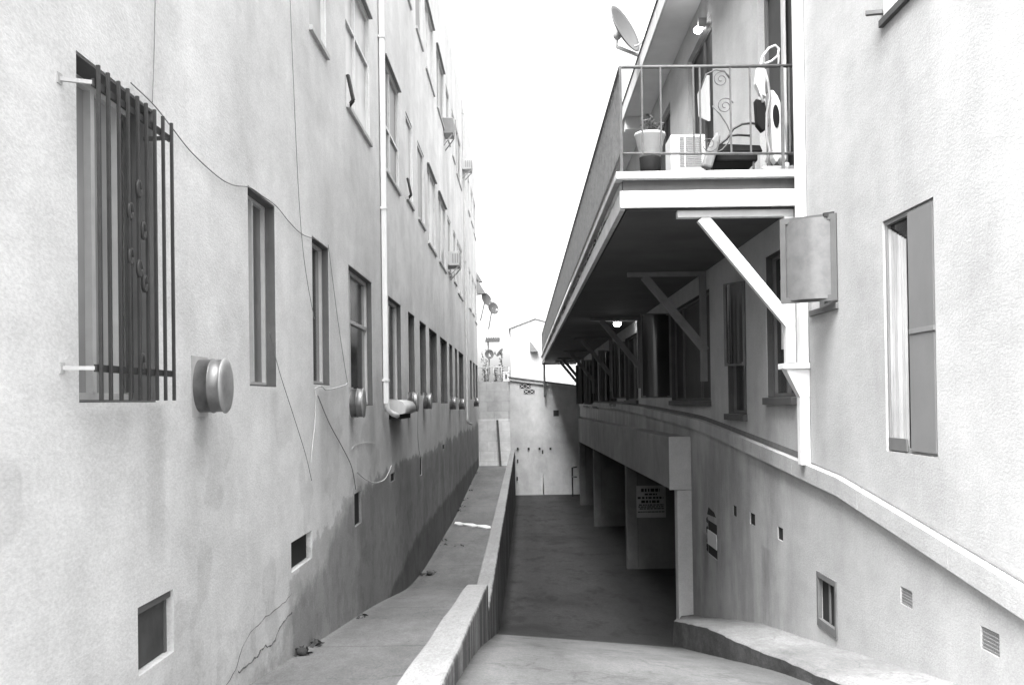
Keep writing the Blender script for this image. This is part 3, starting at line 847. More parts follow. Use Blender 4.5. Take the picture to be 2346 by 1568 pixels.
xa, za = ony(1207, 790, Yh); MB().hexa([(xa+.15,Yh-.3,za-.35),(xa+.55,Yh-.3,za-.35),(xa+.55,Yh-.002,za-.35),(xa+.15,Yh-.002,za-.35)], [(xa+.15,Yh-.1,za+.15),(xa+.2,Yh-.1,za+.15),(xa+.2,Yh-.002,za+.15),(xa+.15,Yh-.002,za+.15)]).build('vent_hood', 'darkwood', hs)
# awning, rail, pots and box on the landing beyond the block wall
xa, za = ony(1112, 771, 44); xb, zb = ony(1145, 783, 44)
t = thing('awning', ((xa+xb)/2, 44, za), 'small dark corrugated awning on a thin post above the block wall', 'awning')
m = MB(); nn = 24
for k in range(nn):
    a, b = xa+(xb-xa)*k/nn, xa+(xb-xa)*(k+1)/nn
    da, db = 0.035*math.sin(k*1.6), 0.035*math.sin((k+1)*1.6)
    m.face((a,43.6,zb+da*0),(b,43.6,zb),(b,44.6,za+db),(a,44.6,za+da), smooth=True)
    m.face((a,43.61,zb-0.02),(a,44.6,za+da-0.03),(b,44.6,za+db-0.03),(b,43.61,zb-0.02), smooth=True)
m.build('canopy', 'iron', t)
xp_, zp_ = ony(1118, 783, 44.2); MB().tube([(xp_,44.2,zp_),(xp_,44.2,0.6)], 0.035, 8).build('post', 'offwhite', t)
xa, za = ony(1096, 841, 43); xb, _ = ony(1166, 841, 43)
t = thing('railing', ((xa+xb)/2, 43, za), 'thin pale metal railing on the landing above the block wall', 'railing')
MB().tube([(xa,43,za),(xb,43,za)], 0.02, 8).build('top_rail', 'offwhite', t)
for k in range(5):
    x = xa+(xb-xa)*k/4; MB().tube([(x,43,za),(x,43,0.7)], 0.016, 6).build('upright', 'offwhite', t)
xa, za = ony(1152, 852, 42.8); xb, zb = ony(1167, 868, 42.8)
t = thing('storage_box', (xa, 42.8, zb), 'white plastic storage box on the landing above the block wall', 'box')
MB().box(xa, xb, 42.7, 43.0, zb-0.1, za-0.05).build('bin', 'plastic_white', t, 0.015); MB().box(xa-0.01, xb+0.01, 42.69, 43.01, za-0.048, za).build('lid', 'plastic_white', t, 0.01)
MB().box((xa+xb)/2-0.03, (xa+xb)/2+0.03, 42.685, 42.698, zb+0.02, za-0.1).build('latch', 'black', t)
def leaf_clump(mb, c, rx, rz, n, seed, size=0.06):
    random.seed(seed)
    for _ in range(n):
        d = Vector((random.gauss(0,1), random.gauss(0,1), random.gauss(0,1))); d.normalize(); d *= random.random()**0.4
        p = Vector(c)+Vector((d.x*rx, d.y*rx, d.z*rz))
        a = Vector((random.uniform(-1,1),random.uniform(-1,1),random.uniform(-1,1))).normalized()*size*random.uniform(.6,1.4)
        b = a.cross(Vector((random.uniform(-1,1),random.uniform(-1,1),random.uniform(-1,1)))).normalized()*size*0.4
        mb.face(p-a, p-a*.2+b, p+a, p-a*.2-b)
def pot_plant(name, x, y, z, r, h, label, group, n, rx, rz, seed, pot='offwhite', size=0.06):
    t = thing(name, (x,y,z), label, 'potted plant', group)
    MB().lathe([(0.001,0),(r*.72,0),(r,h*.85),(r*1.1,h*.86),(r*1.1,h),(r*.95,h),(r*.9,h*.9),(0.001,h*.9)], 20, 'Z', (x,y,z)).build('pot', pot, t)
    m = MB(); leaf_clump(m, (x,y,z+h+rz*.7), rx, rz, n, seed, size); m.build('foliage', 'leaf', t)
    MB().tube([(x,y,z+h*.85),(x+.01,y,z+h+rz*.5)], 0.012, 6).tube([(x,y,z+h*.85),(x-.04,y,z+h+rz*.8)], 0.008, 6).build('stem', 'darkwood', t)
for k, (u, v, rx, rz, lab) in enumerate(((1110, 825, .16, .35, 'tall leafy potted plant left of the round dish above block wall'), (1113, 852, .12, .25, 'small potted plant below the round dish on the landing'), (1136, 853, .14, .3, 'potted plant right of the round dish on the landing'), (1148, 830, .1, .25, 'thin potted plant in front of the white house edge'))):
    x, z = ony(u, v, 43.4+0.1*k); pot_plant('potted_plant', x, 43.4+0.1*k, 0.62, .12, .22, lab, 'plants on the landing above the block wall', 70, rx, max(.2, z-0.84), 20+k)
x, z = ony(1146, 808, 44.5); dish('satellite_dish', (x, 44.5, z), (-0.75, -0.35, 0.6), 0.2, 'small tilted satellite dish left of the white house', (x+.05, 44.6, z-1.4))
for k, (u, v, w) in enumerate(((1099, 628, .12), (1106, 655, .14))):
    x, z = ony(u, v, 43.0)
    t = thing('window_hood', (x, 43, z), ['upper slanted metal window hood at the far end above the dishes', 'lower slanted metal window hood at the far end above the dishes'][k], 'window hood', 'window hoods at the far corner')
    MB().hexa([(x-.25,42.7,z-.35),(x+w,42.7,z-.35),(x+w,43.2,z-.33),(x-.25,43.2,z-.33)], [(x-.35,42.7,z+.35),(x-.28,42.7,z+.35),(x-.28,43.2,z+.36),(x-.35,43.2,z+.36)]).build('hood', 'steel_dull', t)
    MB().bar((x-.35,42.8,z-.4),(x+w-.02,42.8,z-.37),0.03).build('bracket', 'iron', t)

# =================================================================== RIGHT BUILDING
rb = thing('apartment_building', (5, 20, -3.2), 'white stucco apartment building with a timber balcony over a sunken garage', 'building')
RB0, RB1, RTOP = 2.6, 43.4, 5.17
G0 = PR(1585, 1200)[0]                      # where the garage opening begins
GZ = -0.68
RH = []
def rwin(ua, ub, z0, z1, v=800, dp=0.10):
    a = PR(ub, v)[0]; b = PR(ua, v)[0]
    RH.append((a, b, z0, z1, dp)); return RH[-1]
nearw = rwin(2026, 2143.5, -0.362, 1.151, 750, 0.05)
upw = (nearw[0]-0.1, 6.49, 2.46, 3.95, 0.10); RH.append(upw)
casew = (7.54, 8.22, 0.712, 1.38, 0.10); RH.append(casew)
wA = rwin(1757, 1822, 0.0, 1.37)
wB = rwin(1666, 1709, -0.18, 1.20)
wC = rwin(1537, 1627, -0.03, 1.40)
wD = rwin(1432, 1461, -0.02, 1.40)
wE = (25.2, 27.0, -0.1, 1.4, 0.1); RH.append(wE)
wF = (31.5, 33.5, -0.2, 1.4, 0.1); RH.append(wF)
wG = (36.0, 38.5, -0.2, 1.4, 0.1); RH.append(wG)
d1 = (PR(1827, 200)[0], PR(1738.5, 200)[0], 1.99, 4.75, 0.1); RH.append(d1)
d2 = (PR(1634, 250)[0], PR(1577, 250)[0], 1.99, 4.75, 0.1); RH.append(d2)
d3 = (15.7, 17.6, 1.99, 4.7, 0.1); RH.append(d3)
d4 = (20.5, 22.5, 1.99, 4.7, 0.1); RH.append(d4)
d5 = (27.0, 29.0, 1.99, 4.7, 0.1); RH.append(d5)
# small openings low on the wall
low = []
for (ua, ub, va, vb) in ((1876.5,1916,1318,1446),(2063,2090,1338,1395),(2247,2290,1432,1506),(1679,1687.5,1155,1184),(1718,1730,1172,1205),(1781.5,1794,1204,1240),(1621,1643,1186,1283)):
    a = PR(ub, (va+vb)/2)[0]; b = PR(ua, (va+vb)/2)[0]
    z1 = PR(ua, va)[1]; z0 = PR(ub, vb)[1]
    if ub-ua > 20: z1 = (PR(ua,va)[1]+PR(ub,va+20)[1])/2
    low.append((a, b, z0, z1)); RH.append((a, b, z0, z1, 0.035))
m = MB()
holed_wall(m, WR, 1, RB0, RB1, -4.3, RTOP, RH, (G0, GZ))
m.face((WR,RB0,-4.3),(12,RB0,-4.3),(12,RB0,RTOP),(WR,RB0,RTOP))
m.face((WR,RB1,-4.3),(WR,RB1,RTOP),(12,RB1,RTOP),(12,RB1,-4.3))
m.face((12,RB0,-4.3),(12,RB1,-4.3),(12,RB1,RTOP),(12,RB0,RTOP))
m.build('wall', 'stucco_right', rb)
# roof and eave
EX = 1.95
m = MB().box(EX+0.001, 12.2, 8.0, RB1+0.3, 5.18, 5.20); m.build('eave_soffit', 'soffit_up', rb)
m = MB().box(EX-0.03, EX, 8.0, RB1+0.3, 5.15, 5.42); m.build('eave_fascia', 'offwhite', rb)
m = MB(); x0, x1, xm, ya, yb, ze, zr = EX-0.05, 12.25, 7.1, 7.9, RB1+0.35, 5.425, 7.2
m.face((x0,ya,ze),(x0,yb,ze),(xm,yb-4,zr),(xm,ya+4,zr)); m.face((x1,yb,ze),(x1,ya,ze),(xm,ya+4,zr),(xm,yb-4,zr))
m.face((x1,ya,ze),(x0,ya,ze),(xm,ya+4,zr)); m.face((x0,yb,ze),(x1,yb,ze),(xm,yb-4,zr)); m.face((x0,ya,ze),(x1,ya,ze),(x1,yb,ze),(x0,yb,ze))
m.build('roof', 'roofing', rb)  # out-of-view hip ridge, raised to hold sky light off the left wall
MB().box(WR-0.004, 12.0, RB0, 8.0, RTOP, 5.9).build('roof_parapet', 'stucco_right', rb)
for y in (18.2, 24.5, 31):
    MB().box(EX+0.01, WR-0.003, y, y+0.25, 4.95, 5.178).build('eave_beam', 'soffit_up', rb)

# ledge course along the wall, rising with the ground toward the garage
L0 = [(2346,1425),(2250,1361),(2150,1294),(2050,1227),(1980,1181),(1912,1136),(1850,1106),(1780,1072),(1700,1034),(1650,1010),(1600,987),(1560,975),(1500,958),(1450,945),(1420,938)]
lp = sorted((onx(u, v, WR-0.06)) for u, v in L0)
slope = (lp[1][1]-lp[0][1])/(lp[1][0]-lp[0][0])
lp = [(RB0, lp[0][1]-(lp[0][0]-RB0)*slope)] + lp
lp.append((RB1, lp[-1][1]+0.0))
joints = [RB0] + [4.3, 5.55, 7.05, 8.75, 9.9, 11.4, 13.3, 16.2, 19.4, 24, 29, 34, 39, RB1]
for ja, jb in zip(joints, joints[1:]):
    m = MB(); yy = [ja+0.004] + [y for y, _ in lp if ja+0.01 < y < jb-0.01] + [jb-0.004]
    x0, x1 = WR-0.045, WR-0.0015
    for a, b in zip(yy, yy[1:]):
        za, zb = lerp(lp, a), lerp(lp, b)
        m.hexa([(x0,a,za),(x1,a,za-0.005),(x1,b,zb-0.005),(x0,b,zb)], [(x0,a,za+0.138),(x1,a,za+0.155),(x1,b,zb+0.155),(x0,b,zb+0.138)])
    m.build('ledge', 'stucco_right', rb, weld=False)
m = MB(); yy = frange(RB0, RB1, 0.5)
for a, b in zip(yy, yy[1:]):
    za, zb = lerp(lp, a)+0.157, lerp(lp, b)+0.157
    k = 0.05 if a > 8.4 else 0.004  # dark joint strip, widened under the balcony to paint in the shadow line
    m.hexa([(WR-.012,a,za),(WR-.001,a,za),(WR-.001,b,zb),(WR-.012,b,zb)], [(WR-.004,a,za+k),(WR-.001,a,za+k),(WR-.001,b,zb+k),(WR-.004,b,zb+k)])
m.build('ledge_joint_shade', 'crack', rb)

# near window: white curtain behind the open half, grey insect screen in the other
a, b, z0, z1, dp = nearw
w = window(rb, WR, 1, a, b, z0, z1, dp, pane='pane_dark', mull=(0.5,), frame='frame_grey', sill=None, fw=0.03)
MB().box(WR+0.002, WR+0.012, a+0.03, a+(b-a)*0.49, z0+0.02, z1-0.02).build('insect_screen', 'screen', w)
MB().box(WR-0.004, WR+0.0125, a+0.02, a+(b-a)*0.48, z0+(z1-z0)*0.49, z0+(z1-z0)*0.51).build('screen_bar', 'frame_grey', w)
MB().box(WR+0.001, WR+0.012, b-0.34, b-0.04, z0+0.01, z0+0.09).build('bottom_board', 'greywood', w)
m = MB(); nn = 60
for k in range(nn):
    ya, yb = a+(b-a)*(0.60+0.36*k/nn), a+(b-a)*(0.60+0.36*(k+1)/nn)
    xa, xb = WR+dp-0.022+0.008*math.sin(k*0.75), WR+dp-0.022+0.008*math.sin((k+1)*0.75)
    m.face((xa,ya,z0),(xa,ya,z1-0.05-0.12*(1-k/nn)),(xb,yb,z1-0.05-0.12*(1-(k+1)/nn)),(xb,yb,z0), smooth=True)
m.build('curtain', 'curtain', w, weld=True)
a, b, z0, z1, dp = upw
w = window(rb, WR, 1, a, b, z0, z1, dp, pane='pane_mid', mull=(0.5,), sill='darkwood', sill_out=0.03)
MB().bar((WR-0.005, b+0.0, z0+0.05), (WR-0.10, b+0.05, z0+0.06), 0.04, 0.025).build('open_sash', 'greywood', w)
# casement standing open with frosted glass
a, b, z0, z1, dp = casew
w = window(rb, WR, 1, a, b, z0, z1, dp, pane='pane_dark', sill='greywood', sill_out=0.02, frame='greywood')
p0, p1 = Vector((WR-0.02, a+0.0, 0)), Vector((2.055, 7.76, 0))
def leaf(par, p0, p1, z0, z1, pane, fw=0.035):
    f = MB(); Z = Vector((0,0,1))
    d = (p1-p0).normalized()
    f.bar(p0+Z*z0, p0+Z*z1, 0.03, fw, d).bar(p1+Z*z0, p1+Z*z1, 0.03, fw, d)
    f.bar(p0+Z*(z0+fw/2), p1+Z*(z0+fw/2), 0.032, fw).bar(p0+Z*(z1-fw/2), p1+Z*(z1-fw/2), 0.032, fw)
    o = f.build('open_sash', 'sash_frame' if pane == 'frost' else 'greywood', par)
    MB().bar(p0+d*0.015+Z*((z0+z1)/2), p1-d*0.015+Z*((z0+z1)/2), 0.008, z1-z0-fw*1.2).build('sash_glass', pane, o) if False else None
    g = MB(); nrm = Vector((-d.y, d.x, 0)); n = 14
    for k in range(n):
        q0, q1 = p0+(p1-p0)*(0.03+0.94*k/n), p0+(p1-p0)*(0.03+0.94*(k+1)/n)
        b0, b1 = nrm*0.05*math.sin(math.pi*k/n), nrm*0.05*math.sin(math.pi*(k+1)/n)
        g.face(q0+b0+Z*(z0+.02), q1+b1+Z*(z0+.02), q1+b1+Z*(z1-.02), q0+b0+Z*(z1-.02), smooth=True)
    gl = g.build('sash_glass', pane, par, weld=True)
    return o
leaf(w, p0, p1, 0.728, 1.388, 'frost', 0.045)
MB().bar((WR-0.01, a+0.02, z1+0.01), (WR-0.09, a+0.02, z1+0.0), 0.03).build('hinge', 'iron', w)
# windows under the balcony
def dwin(h, pane='pane_dark', mull=(0.5,), **k):
    a, b, z0, z1, dp = h
    return window(rb, WR, 1, a, b, z0, z1, dp, pane=pane, mull=mull, sill='darkwood', sill_out=0.05, frame='greywood', sill_h=0.07, lining='darkwood', **k)
w = dwin(wA); a, b = wA[0], wA[1]
MB().box(WR+0.045, WR+0.055, b-0.42, b-0.37, 0.45, 1.1).build('pale_slat', 'offwhite', w)
w = dwin(wB, mull=(0.35,)); a, b = wB[0], wB[1]
leaf(w, Vector((WR-0.01, a, 0)), Vector((WR-0.16, a+0.25, 0)), 0.35, 1.25, 'pane_dark')
w = dwin(wC, 'door_dark', (0.3,0.75)); a, b = wC[0], wC[1]
leaf(w, Vector((WR-0.01, b, 0)), Vector((1.93, b+0.05, 0)), 0.02, 1.38, 'pane_dark')
for h in (wD, wE, wF, wG):
    w = dwin(h); leaf(w, Vector((WR-0.01, h[1], 0)), Vector((WR-0.3, h[1]+0.1, 0)), h[2]+.05, h[3]-.05, 'pane_dark')
# balcony doors
for h, pn in ((d1,'door_dark'),(d2,'door_dark'),(d3,'door_dark'),(d4,'door_dark'),(d5,'door_dark')):
    a, b, z0, z1, dp = h
    window(rb, WR, 1, a, b, z0, z1, dp, pane=pn, mull=((0.5,)), trans=((0.72,) if h is d1 else ()), frame='greywood', sill=None, fw=0.05, name='balcony_door')
MB().box(WR+.04, WR+.062, d1[0]+(d1[1]-d1[0])*.42, d1[0]+(d1[1]-d1[0])*.48, 2.0, 4.74).build('door_jamb', 'offwhite', rb)
# small low openings
for i, (a, b, z0, z1) in enumerate(low):
    v = MB().box(WR+(0.03 if i == 0 else 0.012), WR+0.034, a+.003, b-.003, z0+.003, z1-.003).build('vent_opening', 'void' if i in (0,3,4,5,6) else 'plastic_grey', rb)
    if i == 0:
        f = MB(); f.box(WR-0.012, WR+0.02, a-.025, a+.012, z0-.05, z1+.03).box(WR-0.012, WR+0.02, b-.012, b+.025, z0-.05, z1+.03).box(WR-.012, WR+.02, a+.012, b-.012, z1-.015, z1+.03).box(WR-.012, WR+.02, a+.012, b-.012, z0-.05, z0+.015)
        f.box(WR+.015, WR+.028, (a+b)/2-.012, (a+b)/2+.012, z0+.015, z1-.015)
        f.build('frame', 'greywood', v)
    elif i in (1, 2):
        f = MB()
        for k in range(9):
            t = a+(b-a)*(k+.5)/9; f.box(WR+.008, WR+.0105, t-.004, t+.004, z0+.004, z1-.004)
        for k in range(6):
            t = z0+(z1-z0)*(k+.5)/6; f.box(WR+.005, WR+.0075, a+.004, b-.004, t-.003, t+.003)
        f.build('grille', 'steel_dull', v)
a, b, z0, z1 = low[6]
m = MB(); random.seed(14)
for k in range(11):
    zz = z0+(z1-z0)*random.random(); yy = b + random.uniform(-.01, .03); q = random.uniform(.02, .05)
    m.hexa([(WR-.004,yy-.03,zz-q*.6),(WR+.002,yy-.03,zz-q*.6),(WR+.002,yy+.05,zz-q*.3),(WR-.004,yy+.05,zz-q*.3)], [(WR-.004,yy-.03,zz+q),(WR+.002,yy-.03,zz+q),(WR+.002,yy+.02,zz+q*.6),(WR-.004,yy+.02,zz+q*.6)])
m.hexa([(WR-.004,a+.06,z1+.09),(WR+.002,a+.06,z1+.09),(WR+.002,b-.02,z1+.07),(WR-.004,b-.02,z1+.07)], [(WR-.004,a+.16,z1+.14),(WR+.002,a+.16,z1+.14),(WR+.002,b-.12,z1+.17),(WR-.004,b-.12,z1+.17)])
m.build('broken_plaster', 'void', rb)
# white plate stuck over the broken opening
a, b, z0, z1 = low[6]
tag(MB().box(WR-0.012, WR-0.002, a-0.0, b-0.06, z0+0.13, z1-0.12).build('cover_plate', 'plastic_white', None, 0.003), 'small white cover plate over a broken slot beside the garage column', 'cover plate')

# balcony
BX, BY0, BY1 = 0.872, 8.62, 44.0
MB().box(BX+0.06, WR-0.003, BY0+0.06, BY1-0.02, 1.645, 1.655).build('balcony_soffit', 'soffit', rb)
bs = MB().box(BX+0.03, WR-0.002, BY0+0.03, BY1, 1.81, 1.905).build('balcony_slab', 'greyband', rb)
m = MB().box(BX-0.035, WR-0.004, BY0-0.04, BY0+0.14, 1.9055, 1.968); m.build('edge_board', 'white', rb, 0.006)
m = MB().box(BX-0.035, BX+0.12, BY0+0.1405, BY1+0.02, 1.9055, 1.968); m.build('edge_board', 'offwhite', rb, 0.006)
MB().box(BX+0.121, WR-0.004, BY0+0.1405, BY1+0.02, 1.9055, 1.955).build('balcony_floor', 'greyband', rb)
MB().box(BX+0.0, WR-0.004, BY0, BY0+0.045, 1.661, 1.807).build('fascia_board', 'white', rb, 0.004)
MB().box(BX, BX+0.045, BY0+0.046, BY1, 1.645, 1.807).build('fascia_board', 'offwhite', rb, 0.004)
m = MB(); random.seed(4); yv = BY0+0.1
while yv < BY1-0.5:                    # warped, peeling strip of flashing along the alley edge
    L = random.uniform(0.5, 1.6); o0, o1 = random.uniform(0.0, 0.025), random.uniform(0.0, 0.03)
    m.hexa([(BX+.012-o0,yv,1.825),(BX+.029,yv,1.825),(BX+.029,yv+L,1.825),(BX+.012-o1,yv+L,1.82)], [(BX+.012-o0*.3,yv,1.895),(BX+.029,yv,1.895),(BX+.029,yv+L,1.895),(BX+.012-o1*.2,yv+L,1.895)])
    yv += L + random.choice([0.01, 0.03, 0.25])
m.build('flashing', 'peel', rb)
MB().box(BX+0.02, WR-0.003, BY1-0.06, BY1, 1.59, 1.644).build('end_beam', 'darkwood', rb)
# timber brackets
for i, y in enumerate((8.70, 12.85, 19.9, 26.3, 33.0, 38.6, 41.3)):
    m = MB()
    m.box(1.38, WR-0.003, y, y+0.09, 1.585, 1.6445 if i else 1.652)
    bm_ = 'brace' if i == 0 else 'brace_shaded'
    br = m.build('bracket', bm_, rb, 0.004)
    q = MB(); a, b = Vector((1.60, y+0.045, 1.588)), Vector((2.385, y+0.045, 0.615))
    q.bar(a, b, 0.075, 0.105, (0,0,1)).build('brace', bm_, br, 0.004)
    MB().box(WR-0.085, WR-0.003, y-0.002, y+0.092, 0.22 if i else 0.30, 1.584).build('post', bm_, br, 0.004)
MB().box(BX+0.02, BX+0.10, 41.6, 41.7, 0.15, 1.589).build('end_post', 'darkwood', rb)

# railing on the balcony: top rail, bottom rail, balusters, scroll panel
rl = MB().tube([(WR-0.005, BY0+0.03, 2.885), (BX+0.02, BY0+0.03, 2.895), (BX+0.02, BY1, 2.895)], 0.016, 8).build('balcony_railing', 'railing', rb)
MB().tube([(WR-0.005, BY0+0.03, 2.12), (BX+0.02, BY0+0.03, 2.14), (BX+0.02, BY1, 2.14)], 0.012, 8).build('bottom_rail', 'railing', rl)
b0 = MB().box(-0.0075, 0.0075, -0.0075, 0.0075, 2.13, 2.89).build('baluster', 'railing', rl)
c = 0
spots = [(ony(u, 250, BY0+0.03)[0], BY0+0.03) for u in (1471, 1514, 1589, 1604, 1674, 1719, 1808)]
k = 0
ysb = [BY0+0.20+0.155*i for i in range(86)]
spots += [(BX+0.02, y) for y in ysb]
for i, (x, y) in enumerate(spots):
    o = b0 if i == 0 else b0.copy()
    if i: col.objects.link(o); o.parent = rl
    o.location = Vector((x, y, 0)) - wloc(rl)
m = MB(); y = ysb[-1]+0.155
while y < BY1:
    m.box(BX+0.0125, BX+0.0275, y-0.0075, y+0.0075, 2.13, 2.89); y += 0.155
m.build('baluster_row', 'railing', rl)['kind'] = 'stuff'
for (x, y) in ((BX+0.02, BY0+0.03), (WR-0.10, BY0+0.03)):
    MB().box(x-0.012, x+0.012, y-0.012, y+0.012, 1.967, 2.895).build('post', 'railing', rl)
def spiral(cx, cz, r0, turns, a0, sgn=1):
    return [(cx+r0*(1-t/(turns*24)*0.85)*math.cos(a0+sgn*2*math.pi*t/24), BY0+0.03, cz+r0*(1-t/(turns*24)*0.85)*math.sin(a0+sgn*2*math.pi*t/24)) for t in range(int(turns*24)+1)]
sp = MB()
for (u, v, s) in ((1652,182,1),(1661,243,1),(1625,330,-1)):
    cx, cz = ony(u, v, BY0+0.03)
    sp.tube(spiral(cx, cz, 0.075, 1.75, 0.3, s), 0.0045, 6)
P = [ony(u, v, BY0+0.03) for u, v in ((1605,205),(1618,170),(1640,160),(1660,163),(1671,180))]
sp.tube([(x, BY0+0.03, z) for x, z in P], 0.006, 6)
P = [ony(u, v, BY0+0.03) for u, v in ((1632,243),(1650,262),(1665,285),(1674,305),(1670,325),(1655,342),(1643,349))]
sp.tube([(x, BY0+0.03, z) for x, z in P], 0.006, 6)
sp.build('scroll_panel', 'railing', rl)

# downspout at the balcony corner
dy = 8.30
ds = thing('downspout', (WR-0.05, dy, -0.56), 'white boxed downspout down the right wall from the balcony corner', 'downspout')
MB().box(WR-0.075, WR-0.004, dy, dy+0.1, 0.283, RTOP).build('upper_pipe', 'white', ds, 0.006)
MB().box(WR-0.225, WR-0.003, dy-0.03, dy+0.16, 0.235, 0.282).build('collar', 'white', ds, 0.004)
MB().hexa([(WR-.085,dy,0.0),(WR-.004,dy,0.0),(WR-.004,dy+.1,0.0),(WR-.085,dy+.1,0.0)], [(WR-.2,dy-.01,.234),(WR-.004,dy-.01,.234),(WR-.004,dy+.14,.234),(WR-.2,dy+.14,.234)]).build('hopper', 'white', ds)
MB().box(WR-0.085, WR-0.004, dy, dy+0.1, lerp(lp, dy+0.05)+0.135, -0.001).build('lower_pipe', 'white', ds, 0.006)

# garage under the building
m = MB()
yb0_, yb1_ = G0, 37.4
m.hexa([(2.09,yb0_,-1.29),(2.42,yb0_,-1.29),(2.42,yb1_,-1.548),(2.09,yb1_,-1.548)], [(2.09,yb0_,-0.55),(2.42,yb0_,-0.55),(2.42,yb1_,-0.67),(2.09,yb1_,-0.67)])
m.build('garage_beam', 'beam', rb, 0.012)
MB().box(2.085, 2.402, G0-0.03, G0-0.002, -1.30, -0.54).build('beam_end', 'column', rb, 0.008)
MB().box(2.19, WR+0.15, G0-0.02, G0+0.22, -4.2, -1.302).build('garage_column', 'column', rb, 0.012)
for y in (20.4, 29.8, 37.1):
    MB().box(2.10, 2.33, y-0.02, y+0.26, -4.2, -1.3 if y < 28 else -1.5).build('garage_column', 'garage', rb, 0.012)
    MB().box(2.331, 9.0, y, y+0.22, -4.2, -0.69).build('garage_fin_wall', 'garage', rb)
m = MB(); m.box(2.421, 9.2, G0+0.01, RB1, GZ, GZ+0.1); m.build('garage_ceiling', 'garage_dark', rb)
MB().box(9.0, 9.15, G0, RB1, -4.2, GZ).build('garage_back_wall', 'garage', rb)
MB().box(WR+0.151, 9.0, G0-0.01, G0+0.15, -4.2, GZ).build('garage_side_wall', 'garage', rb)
# notice on the first fin wall
xa, za = ony(1451, 1112, 20.37); xb, zb = ony(1519, 1184, 20.37)
sg = thing('notice_sign', ((xa+xb)/2, 19.97, zb), 'white printed notice board on the first garage wall', 'sign')
MB().box(xa+0.06, xb+0.06, 20.36, 20.385, zb, za).build('board', 'sign_board', sg)
random.seed(9); H = za-zb; W = xb-xa
for (f, hgt, a, b, gap) in ((0.86,.10,.16,.8,.05),(0.73,.055,.28,.7,.04),(0.62,.065,.04,.92,.05),(0.50,.085,.16,.78,.05),(0.40,.035,.08,.94,.03),(0.34,.035,.06,.92,.03),(0.28,.035,.1,.94,.03),(0.18,.03,.04,.96,.02)):
    tx = MB(); x = xa+0.06+a*W
    while x < xa+0.06+b*W:
        l = W*random.uniform(.05,.14)
        e = min(x+l, xa+0.06+b*W)
        tx.box(x, e, 20.355, 20.3595, zb+(f-hgt/2)*H, zb+(f+hgt/2)*H); x = e+W*gap*random.uniform(.5,1)
    tx.build('print_line', 'black', sg)

# lamps that are lit
def globe_lamp(x, y, z, r, label, ceiling):
    t = thing('lamp', (x,y,z), label, 'lamp')
    if ceiling: MB().lathe([(0.001,.02),(r*1.3,.02),(r*1.3,-.015),(r*.9,-.03)], 20, 'Z', (x,y,z)).build('base', 'offwhite', t)
    else: MB().box(x, WR-.001, y-.05, y+.05, z-.02, z+.1).build('base', 'steel_dull', t)
    MB().ball((x,y,z-r*.75 if ceiling else z-.04), r, r, r*.8).build('globe', 'bulb', t)
Yl = 20.6; x, z = ony(1414, 733, Yl); globe_lamp(x, Yl, 1.645-0.021, 0.075, 'lit round ceiling lamp under the balcony', True)
globe_lamp(WR-0.1, 12.62, PR(1620, 50)[1]-0.03, 0.055, 'lit wall lamp beside the balcony door under the eave', False)

# satellite dish on the eave
Yd = 15.6
x, z = ony(1424, 72, Yd)
xf, zf_ = ony(1474, 138, Yd)
dish('satellite_dish', (x, Yd, z), (0.77, -0.51, 0.375), 0.37, 'large grey satellite dish mounted on the eave above the balcony', (EX, Yd+0.1, 5.42), 'dish', 'satellite dishes in the alley')

# =================================================================== THINGS ON THE BALCONY
FZ = 1.956
# plant: white bowl over a black pot
x, z = ony(1490, 383, 9.05)
t = thing('potted_plant', (x, 9.05, FZ), 'leafless potted plant in a white bowl on a black pot on the balcony', 'potted plant')
MB().lathe([(.001,0),(.085,0),(.1,.24),(.09,.24),(.001,.24)], 20, 'Z', (x,9.05,FZ)).build('lower_pot', 'black', t)
MB().lathe([(.001,.2),(.09,.241),(.135,.43),(.145,.44),(.14,.46),(.125,.45),(.001,.42)], 24, 'Z', (x,9.05,FZ)).build('bowl', 'offwhite', t)
m = MB(); leaf_clump(m, (x+0.02,9.05,FZ+.54), .11, .09, 34, 5, .042); m.build('foliage', 'leaf', t)
MB().tube([(x,9.05,FZ+.42),(x-.03,9.05,FZ+.54),(x+.02,9.05,FZ+.62)], .006, 6).tube([(x,9.05,FZ+.42),(x+.06,9.05,FZ+.56),(x+.13,9.05,FZ+.55)], .005, 6).tube([(x-.02,9.05,FZ+.42),(x-.08,9.05,FZ+.58),(x-.06,9.05,FZ+.68)], .004, 6).build('stem', 'darkwood', t)
# air conditioner standing on the balcony
x0, z1 = ony(1536, 308, 9.5); x1, _ = ony(1592, 308, 9.5)
t = thing('air_conditioner', (x0, 9.5, FZ), 'white boxed air conditioner standing on the balcony floor behind the railing', 'air conditioner')
MB().box(x0, x1+0.1, 9.5, 9.85, FZ, z1).build('case', 'plastic_white', t, 0.012)
g = MB()
for k in range(16):
    zz = z1-.03-k*.018; g.box(x0+.085, x1+.06, 9.492, 9.4995, zz-.006, zz+.004)
g.build('grille', 'plastic_grey', t)
MB().box(x0+.13, x0+.14, 9.488, 9.4915, z1-.32, z1-.02).build('grille_bar', 'plastic_white', t)
